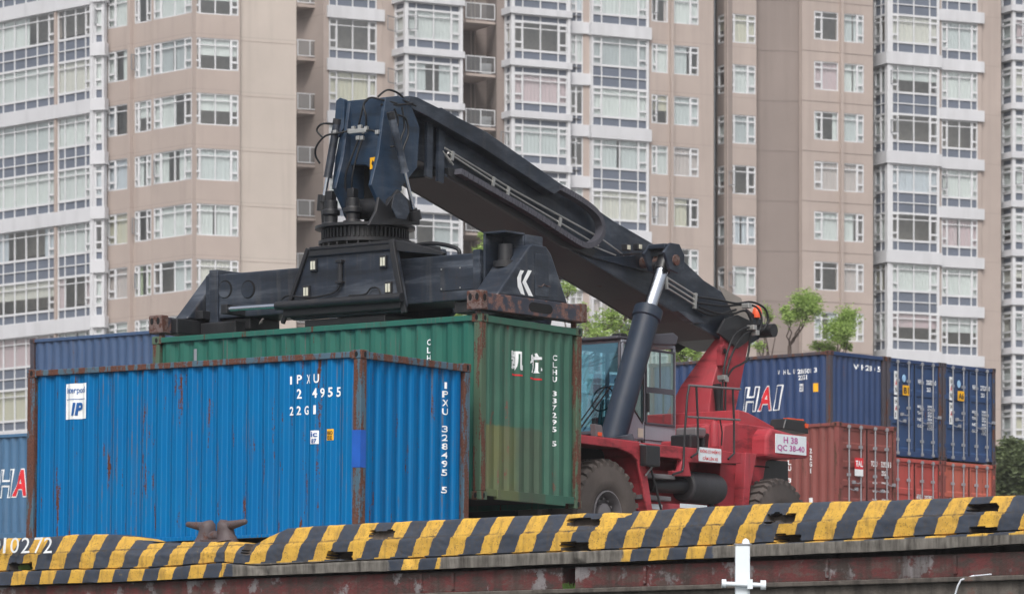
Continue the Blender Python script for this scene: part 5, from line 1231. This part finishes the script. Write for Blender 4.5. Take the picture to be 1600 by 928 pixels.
# --- head between boom and rotator
hf = -.42                                        # front face of the head
F1, F2, F3, F4 = L(545, 158, x=hf+.2), L(603, 152, x=hf+.2), L(578, 335, x=hf-.1), L(520, 320, x=hf-.1)
hm_ = MB()
# box with sloping front made of two side cheeks, a front plate with the cut-out and a top cap
def yz(pts, x): return [L(px, py, x=x) for px, py in pts]
yl, yr = .42, -.40
fr_out = [(541, 158), (603, 152), (592, 240), (580, 289), (577, 291), (577, 262), (571, 258), (537, 259), (531, 266), (530, 296), (518, 296), (524, 245)]
a0_ = yz(fr_out, hf+.05); n_ = len(a0_); th_ = Vector((.06, 0, 0))
hm_.add(a0_+[q+th_ for q in a0_], [tuple(range(n_)), tuple(range(2*n_-1, n_-1, -1))]+[(i, (i+1) % n_, n_+(i+1) % n_, n_+i) for i in range(n_)])
head = vb(hm_, 'tilt_head', M['head'], rs, .012)
yS = a0_[1].y
ck = xz([(603, 152), (622, 150), (640, 158), (656, 200), (652, 262), (628, 292), (618, 336), (600, 335), (580, 289), (592, 240)], yS)
for y0, y1 in ((yS-.0, yS+.06),): vb(MB().prism(ck, 'y', y0, y1), 'head_cheek', M['head'], head, .01)
yF = a0_[0].y; ck2 = [(x_+.0, z_) for x_, z_ in ck]; vb(MB().prism(ck2, 'y', yF-.08, yF-.02), 'head_cheek', M['head'], head, .01)
tx0 = ck[0][0]; vb(MB().box(tx0+.02, tx0+.7, yS+.061, yF-.081, ck[0][1]-.10, ck[0][1]-.02).box(tx0+.35, tx0+.45, yS+.061, yF-.081, ck[0][1]-1.3, ck[0][1]-.11), 'head_cap', M['head'], head, .01)
vb(MB().box(tx0+.30, tx0+.34, yS+.07, yF-.09, 7.5, ck[0][1]-.2), 'head_shade_plate', M['dark'], head, 0)  # added dark plate standing for the shade inside the head opening
# lower clevis plates with pin
for y_ in (yS-.06,):
    cl = xz([(572, 352), (584, 330), (588, 308), (600, 322), (618, 296), (640, 318), (652, 345), (652, 352)], yS-.06)
    vb(MB().prism(cl, 'y', y_-.05, y_), 'clevis_plate', M['steel_d'], head, .01)
p = L(622, 322, y=yS-.12); vb(MB().tube([(p.x, yS-.19, p.z), (p.x, yF+.05, p.z)], .15, 20).tube([(p.x, yS-.24, p.z), (p.x, yS-.191, p.z)], .06, 12), 'clevis_pin', M['steel_d'], head, 0, 40)
cp = MB(); cp.prism(xz([(612, 305), (622, 302), (632, 312), (636, 332), (630, 344), (616, 342), (608, 325)], yS-.2), 'y', yS-.25, yS-.24); vb(cp, 'pin_cover', M['steel'], head, .006)
# warning sticker
a = yz([(578.5, 247), (588.5, 245), (587.5, 263), (578, 265)], hf+.04); vb(MB().add([q+Vector((-.004, 0, 0)) for q in a], [(0, 1, 2, 3)]), 'warning_sticker', M['yellow_s'], head, 0)
vb(MB().add([q+Vector((-.008, 0, 0)) for q in yz([(583, 250), (585.5, 255), (583, 260), (580.8, 255.5)], hf+.04)], [(0, 1, 2, 3)]), 'sticker_symbol', M['black_s'], head, 0)
# left ear plate
vb(MB().add((lambda A: A+[q+Vector((.08, 0, 0)) for q in A])(yz([(525, 158), (531, 153), (538, 156), (537, 200), (528, 215), (521, 214)], hf)), [(0, 1, 2, 3, 4, 5), (11, 10, 9, 8, 7, 6)]+[(i, (i+1) % 6, 6+(i+1) % 6, 6+i) for i in range(6)]), 'ear_plate', M['head'], head, .006)
# damping cylinders left and right
def damper(p, q, r_, f, parent):
    d = (q-p); m_ = p+d*f; c_ = vb(MB().tube([p, p+d*.04, m_-d*.02, m_], [r_*.8, r_, r_, r_*1.15], 18), 'damping_cylinder', M['steel'], parent, 0, 40); vb(MB().tube([m_, q], r_*.5, 14), 'damper_rod', M['chrome'], c_, 0, 40); vb(MB().tube([q-d*.05, q+d*.03], r_*.95, 12), 'damper_eye', M['steel_d'], c_, 0, 40); vb(MB().tube([p-d*.03, p+d*.04], r_*1.1, 12), 'damper_eye', M['steel_d'], c_, 0, 40)
damper(L(527, 190, x=hf+.0), L(506, 312, x=hf-.05), .06, .72, head)
damper(L(611, 180, y=yS-.16), L(648, 334, y=yS-.16), .055, .58, head)
# bits between
vb(MB().tube([L(506, 305, x=hf), L(504, 330, x=hf)], .09, 12).tube([L(506, 325, x=hf), L(508, 352, x=hf)], .05, 10), 'damper_mount', M['steel_d'], head, 0, 40)
vb(MB().tube([L(647, 330, y=yS-.16), L(650, 344, y=yS-.16)], .09, 12), 'damper_mount', M['steel_d'], head, 0, 40)
# hoses on the head
def hx(runs, r=.015):
    for run in runs: vb(MB().tube(smooth_path([L(px, py, x=x) for px, py, x in run], 5), r, 8), 'hose', M['hose'], head, 0, 60)
hx([[(560, 200, hf-.06), (563, 185, hf-.1), (570, 160, hf-.1), (580, 153, hf-.05), (596, 156, hf), (620, 162, hf+.3)],
    [(572, 200, hf-.06), (572, 182, hf-.12), (568, 165, hf-.12), (574, 156, hf-.1)],
    [(560, 218, hf-.06), (548, 250, hf-.1), (540, 275, hf-.1), (540, 300, hf-.05)], [(566, 218, hf-.06), (556, 250, hf-.1), (550, 280, hf-.1), (550, 300, hf-.05)],
    [(550, 204, hf-.05), (525, 209, hf-.15), (508, 213, hf-.2), (495, 228, hf-.2), (493, 243, hf-.15), (500, 256, hf-.1)],
    [(520, 194, hf-.05), (503, 194, hf-.2), (495, 204, hf-.2), (505, 216, hf-.2)],
    [(575, 204, hf-.06), (584, 205, hf-.08), (592, 212, hf), (600, 228, hf+.1), (618, 229, hf+.2)],
    [(590, 152, hf+.1), (605, 141, hf+.2), (622, 146, hf+.4), (634, 158, hf+.6)],
    [(595, 164, hf+.0), (620, 164, hf+.3), (645, 162, hf+.6)], [(600, 158, hf+.1), (625, 156, hf+.4), (650, 166, hf+.7)]])
vb(MB().add([], []) if False else MB().box(hf-.10, hf-.03, L(555, 205, x=hf).y-.27, L(555, 205, x=hf).y+.05, L(560, 210, x=hf).z, L(560, 203, x=hf).z), 'valve_block', M['pipe'], head, .01)
for px, py in ((547, 205), (553, 201), (563, 199), (573, 201), (560, 216), (566, 216), (569, 206), (524, 207), (590, 207)):
    p = L(px, py, x=hf-.06); vb(MB().box(p.x-.03, p.x+.02, p.y-.03, p.y+.03, p.z-.03, p.z+.03), 'fitting', M['pipe'], head, .006)
for k_, pts_ in enumerate(([(616, 170), (622, 190), (618, 215), (626, 240)], [(628, 168), (632, 200), (626, 222), (632, 262)], [(622, 180), (634, 186), (638, 210), (630, 236), (636, 268)])):
    vb(MB().tube(smooth_path([L(px, py, y=yS-.10-.04*k_) for px, py in pts_]), .016, 7), 'hose', M['hose'], head, 0, 60)
for px, py in ((627, 178), (621, 196), (633, 206), (628, 226), (634, 248)):
    p = L(px, py, y=yS-.14); vb(MB().box(p.x-.05, p.x+.05, -.66, -.52, p.z-.035, p.z+.03), 'fitting', M['steel_d' if px % 2 else 'rim'], head, .008)

# --- rotator ring and motors
rz0 = 7.28
rg = MB().tube([(0, 0, rz0+.17), (0, 0, rz0+.21)], .73, 48); 
rot = vb(rg, 'rotator_plate', M['steel_d'], rs, 0, 30)
rg2 = MB().tube([(0, 0, rz0+.0), (0, 0, rz0+.165)], .60, 48)
for k in range(60): t = 2*math.pi*k/60; rg2.box(-.012, .012, -.02, .02, 0, .13, 0, Matrix.Translation((math.cos(t)*.62, math.sin(t)*.62, rz0+.02)) @ Matrix.Rotation(t+math.pi/2, 4, 'Z'))
vb(rg2, 'slewing_ring', M['steel_d'], rot, 0, 30)
vb(MB().tube([(0, 0, rz0-.05), (0, 0, rz0-.003)], .68, 40), 'lower_flange', M['steel_d'], rot, 0, 30)
for k in range(24): t = 2*math.pi*k/24; vb(MB().tube([(math.cos(t)*.64, math.sin(t)*.64, rz0-.09), (math.cos(t)*.64, math.sin(t)*.64, rz0-.051)], .02, 6), 'bolt', M['steel_d'], rot, 0)
for px, xx in ((517, -.45), (551, -.5)):
    p = L(px, 345, x=xx); z0 = rz0+.211
    vb(MB().tube([(p.x, p.y, z0), (p.x, p.y, z0+.03), (p.x, p.y, z0+.04), (p.x, p.y, z0+.14), (p.x, p.y, z0+.15), (p.x, p.y, z0+.22), (p.x, p.y, z0+.23), (p.x, p.y, z0+.36)], [.14, .14, .10, .10, .135, .135, .10, .10], 20).box(p.x-.06, p.x+.06, p.y-.06, p.y+.06, z0+.361, z0+.50), 'slewing_motor', M['steel_d'], rot, .01, 40)
    vb(MB().tube([(p.x, p.y, rz0-.0), (p.x, p.y, rz0+.16)], .09, 20), 'pinion', M['drum'], rot, 0, 30)

# --- spreader: trolley, main beam, sliding beams, end frames
sp = MB(); sp.box(-.40, .40, -2.30, 2.72, 6.27, 6.93); spr = vb(sp, 'spreader', M['steel'], rs, .02)
vb(MB().box(-.43, .43, 2.45, 2.62, 6.20, 7.0), 'end_flange', M['steel'], spr, .01); vb(MB().box(-.43, .43, -2.42, -2.301, 6.20, 6.97), 'end_flange', M['steel'], spr, .01)
for px in (352, 388):
    p = L(px, 452, x=-.40); vb(MB().tube([(-.405, p.y, p.z), (-.399, p.y, p.z)], .135, 28), 'round_recess', M['dark'], spr, 0); vb(MB().tube([(-.412, p.y+.012, p.z-.006), (-.4055, p.y+.012, p.z-.006)], .118, 28), 'recess_cover', M['steel'], spr, 0)
a = L(688, 452, x=-.40); b = L(752, 410, x=-.40); ap = vb(MB().box(-.412, -.401, b.y, a.y, 6.42, 6.76), 'access_plate', M['steel'], spr, .004)
for fy in (0, .5, 1):
    for zz_ in (6.45, 6.73): vb(MB().tube([(-.42, b.y+.03+(a.y-b.y-.06)*fy, zz_), (-.412, b.y+.03+(a.y-b.y-.06)*fy, zz_)], .012, 6), 'bolt', M['pipe'], ap, 0)
# trolley frame: trapezoid plates front and rear with rounded bottom
def trap(x0, x1):
    m_ = MB(); y_ = [(.98, 6.22), (.52, 7.16), (-1.02, 7.16), (-1.22, 6.22), (-1.1, 6.14), (.85, 6.14)]
    m_.prism(y_, 'x', x0, x1); return m_
tr0 = trap(-.62, -.52); tro = vb(tr0, 'trolley', M['steel'], rs, .02); vb(trap(.52, .62), 'trolley_plate', M['steel'], tro, .02)
vb(MB().box(-.519, .519, -1.0, .5, 7.05, 7.19).box(-.60, .60, -.85, .65, 6.02, 6.13), 'trolley_frame', M['steel_d'], tro, .02)
vb(MB().box(-.70, -.621, -1.2, .98, 6.18, 6.40).box(-.66, -.621, -1.03, .53, 7.03, 7.15), 'frame_beam', M['steel_d'], tro, .02)
vb(MB().bar((-.645, -1.0, 7.18), (-.645, -1.24, 6.12), .09, .05, 0, (1, 0, 0)).bar((-.645, .54, 7.16), (-.645, 1.02, 6.1), .06, .05, 0, (1, 0, 0)).bar((-.645, .5, 7.15), (-.645, -1.0, 7.15), .05, .06, 0, (1, 0, 0)), 'frame_rib', M['steel_d'], tro, .01)
vb(MB().prism([(-1.0, 7.17), (-1.15, 7.165), (-1.75, 7.0), (-1.95, 6.93), (-1.9, 6.9), (-1.05, 7.02)], 'x', -.62, -.56), 'hose_guard', M['steel_d'], tro, .01)
vb(MB().tube(smooth_path([Vector((-.3, -.9, 7.1)), Vector((-.35, -1.5, 7.12)), Vector((-.35, -1.95, 7.02)), Vector((-.35, -2.0, 6.9))]), .03, 8), 'hose', M['hose'], tro, 0, 50)
for px, py in ((491, 415), (600, 409), (480, 456), (608, 450)):
    p = L(px, py, x=-.63); lo = vb(MB().box(-.66, -.621, p.y-.06, p.y+.06, p.z-.09, p.z+.09), 'work_light', M['steel_d'], tro, .01)
    for k in (-1, 1): vb(MB().box(-.668, -.661, p.y+k*.024-.018, p.y+k*.024+.018, p.z-.06, p.z+.06), 'light_lens', M['lamp'], lo, 0)
p = L(533, 425, x=-.63); vb(MB().tube([(-.65, p.y, p.z+.17), (-.65, p.y, p.z-.17)], .035, 10).box(-.70, -.621, p.y-.06, p.y+.06, p.z+.13, p.z+.17).box(-.70, -.621, p.y-.06, p.y+.06, p.z-.17, p.z-.13), 'filter', M['steel_d'], tro, .006)
for run in ([(533, 442), (525, 455), (505, 462), (478, 465), (450, 462), (440, 468)], [(545, 462), (570, 460), (580, 450), (592, 452), (596, 470)]):
    vb(MB().tube(smooth_path([L(px, py, x=-.66) for px, py in run], 5), .014, 6), 'cable', M['hose'], tro, 0, 50)
# side-shift cylinder with bright rod
a, b, c = L(357, 483, x=-.76), L(432, 478, x=-.76), L(628, 464, x=-.76)
sh = vb(MB().tube([b, c], .062, 16), 'shift_cylinder', M['steel_d'], spr, 0, 40); vb(MB().tube([a, b], .038, 14), 'piston_rod', M['chrome'], sh, 0, 40); vb(MB().box(a.x-.06, a.x+.42, a.y-.02, a.y+.10, a.z-.07, a.z+.07), 'rod_mount', M['steel_d'], sh, .01)
vb(MB().box(-.34, .34, 1.9, 3.0, 6.10, 6.265), 'sliding_beam', M['steel_d'], spr, .01); vb(MB().box(-.34, .34, -2.95, -1.9, 6.10, 6.265), 'sliding_beam', M['steel_d'], spr, .01)
zt0 = GZ*0+5.96+.03
def end_frame(sy, near):
    y0, y1 = sorted((sy*3.06, sy*2.84)); e_ = MB(); e_.box(-1.23+.14, 1.25, y0, y1, zt0+.035, zt0+.275)
    fo = vb(e_, 'end_beam', M['worn'], spr, .012)
    for sx in (-1, 1): vb(MB().box(*sorted((sx*1.26, sx*1.10)), y0-.02, y1+.02, zt0+.03, zt0+.30), 'corner_block', M['cast'], fo, .02)
    for sx in (-1, 1): vb(MB().tube([(sx*1.13, sy*2.93, zt0+.034), (sx*1.13, sy*2.93, zt0-.05)], .045, 10), 'twistlock', M['cast'], fo, 0, 40)
    # slotted window
    yy = y0-.001 if sy < 0 else y1+.001
    pts = [(.16+.10*math.cos(t)+(.18 if math.cos(t) > 0 else -.18), zt0+.155+.07*math.sin(t)) for t in [k*math.pi/8+.01 for k in range(16)]]
    vb(MB().prism(pts, 'y', yy-.003, yy+.003), 'slot', M['dark'], fo, 0)
    pts2 = [(-1.18+.035*math.cos(t), zt0+.20+.05*math.sin(t)) for t in [k*math.pi/6 for k in range(12)]]; vb(MB().prism(pts2, 'y', yy-.025, yy-.018), 'hole', M['dark'], fo, 0)
    for yh in (y0+.05, y1-.05):
        pts3 = [(yh+.03*math.cos(t), zt0+.21+.05*math.sin(t)) for t in [k*math.pi/6 for k in range(12)]]; vb(MB().prism(pts3, 'x', -1.266, -1.258), 'hole', M['dark'], fo, 0)
    return fo
efn = end_frame(-1, True); eff = end_frame(1, False)
# tapered end housings: plate with the bracket-shaped emblem on the near end
def housing(sy):
    y0, y1 = sorted((sy*3.00, sy*(2.55 if sy < 0 else 2.74))); h_ = MB()
    prof = [(-.78, zt0+.276), (-.02, zt0+1.02), (.06, zt0+1.06), (.38, zt0+1.05), (.50, zt0+.95), (.90, zt0+.276)]
    h_.prism(prof, 'y', y0, y1); return vb(h_, 'end_housing', M['steel'], spr, .025)
hn = housing(-1); housing(1)
def vpoly(pts, mat, name, parent, y):
    a = [L(px, py, y=y) for px, py in pts]; return vb(MB().add(a, [tuple(range(len(a)))]), name, mat, parent, 0)
yk = -3.004
vpoly([(813, 422), (819, 423), (815, 430), (814, 440), (817, 450), (820, 461), (814, 459), (809, 448), (808, 434)], M['white'], 'emblem_bracket', hn, yk)
vpoly([(825, 422), (831, 423), (822, 440), (833, 463), (826, 462), (816, 441)], M['white'], 'emblem_bracket', hn, yk)
vb(MB().box(.10, .42, -3.012, -3.001, zt0+.33, zt0+.93), 'hatch', M['steel'], hn, .004)
a = [L(px, py, y=-3.016) for px, py in ((841, 447), (846, 448), (850, 444), (854, 447), (860, 448))]; vb(MB().tube(a, .006, 4), 'scratch', M['cast'], hn, 0)
vb(MB().box(-.60, .60, 2.60, 3.00, zt0+.276, zt0+.40), 'end_foot', M['steel_d'], spr, .01)
vb(MB().box(-1.05, -.30, 2.70, 2.83, zt0+.03, zt0+.26).box(-.55, -.2, 2.0, 2.69, zt0+.02, zt0+.22), 'guide_arm', M['steel_d'], spr, .02)
vb(MB().box(-.5, .5, -2.9, -2.45, zt0+.02, zt0+.26), 'guide_arm', M['steel_d'], spr, .02)
# motor and guard on the near end of the beam
m0 = L(768, 450, x=-.25); m1 = L(831, 362, x=.35)
gu = MB(); gu.box(.02, .05, -2.86, -2.45, 6.3, 7.18).box(-.40, .05, -2.50, -2.46, 6.3, 7.18).box(-.40, .05, -2.86, -2.46, 7.181, 7.21).box(.051, .45, -2.88, -2.84, 6.3, 7.19)
vb(gu, 'motor_guard', M['steel'], spr, .006)
pm = Vector((-.19, -2.70, 6.3)); vb(MB().tube([pm, pm+Vector((0, 0, .12)), pm+Vector((0, 0, .13)), pm+Vector((0, 0, .40)), pm+Vector((0, 0, .41)), pm+Vector((0, 0, .50)), pm+Vector((0, 0, .51)), pm+Vector((0, 0, .74))], [.19, .19, .14, .14, .18, .18, .11, .10], 18), 'shift_motor', M['steel_d'], spr, .0, 40)
# a small bird perched on the green container roof
bdp = L(408, 507, x=-.9); bird = MB().tube([bdp+Vector((0, .06, .0)), bdp+Vector((0, .03, .035)), bdp+Vector((0, -.01, .055)), bdp+Vector((0, -.03, .10)), bdp+Vector((0, -.05, .11)), bdp+Vector((0, -.08, .105))], [.005, .022, .034, .018, .020, .004], 10)
bo_ = bird.build('bird', plain('grey_feathers', lin(96, 90, 88), .8), None, 0, 60, off=tuple(bdp)); wp_ = Vector((GC.x, GC.y, 0))+VV*bdp.x+UU*bdp.y; bo_.location = (wp_.x, wp_.y, bdp.z); bo_.rotation_euler = (0, 0, RZ); bo_.scale = (.7, .7, .7)
tag(bo_, 'tiny grey bird perched on the roof edge of the green container', 'bird')
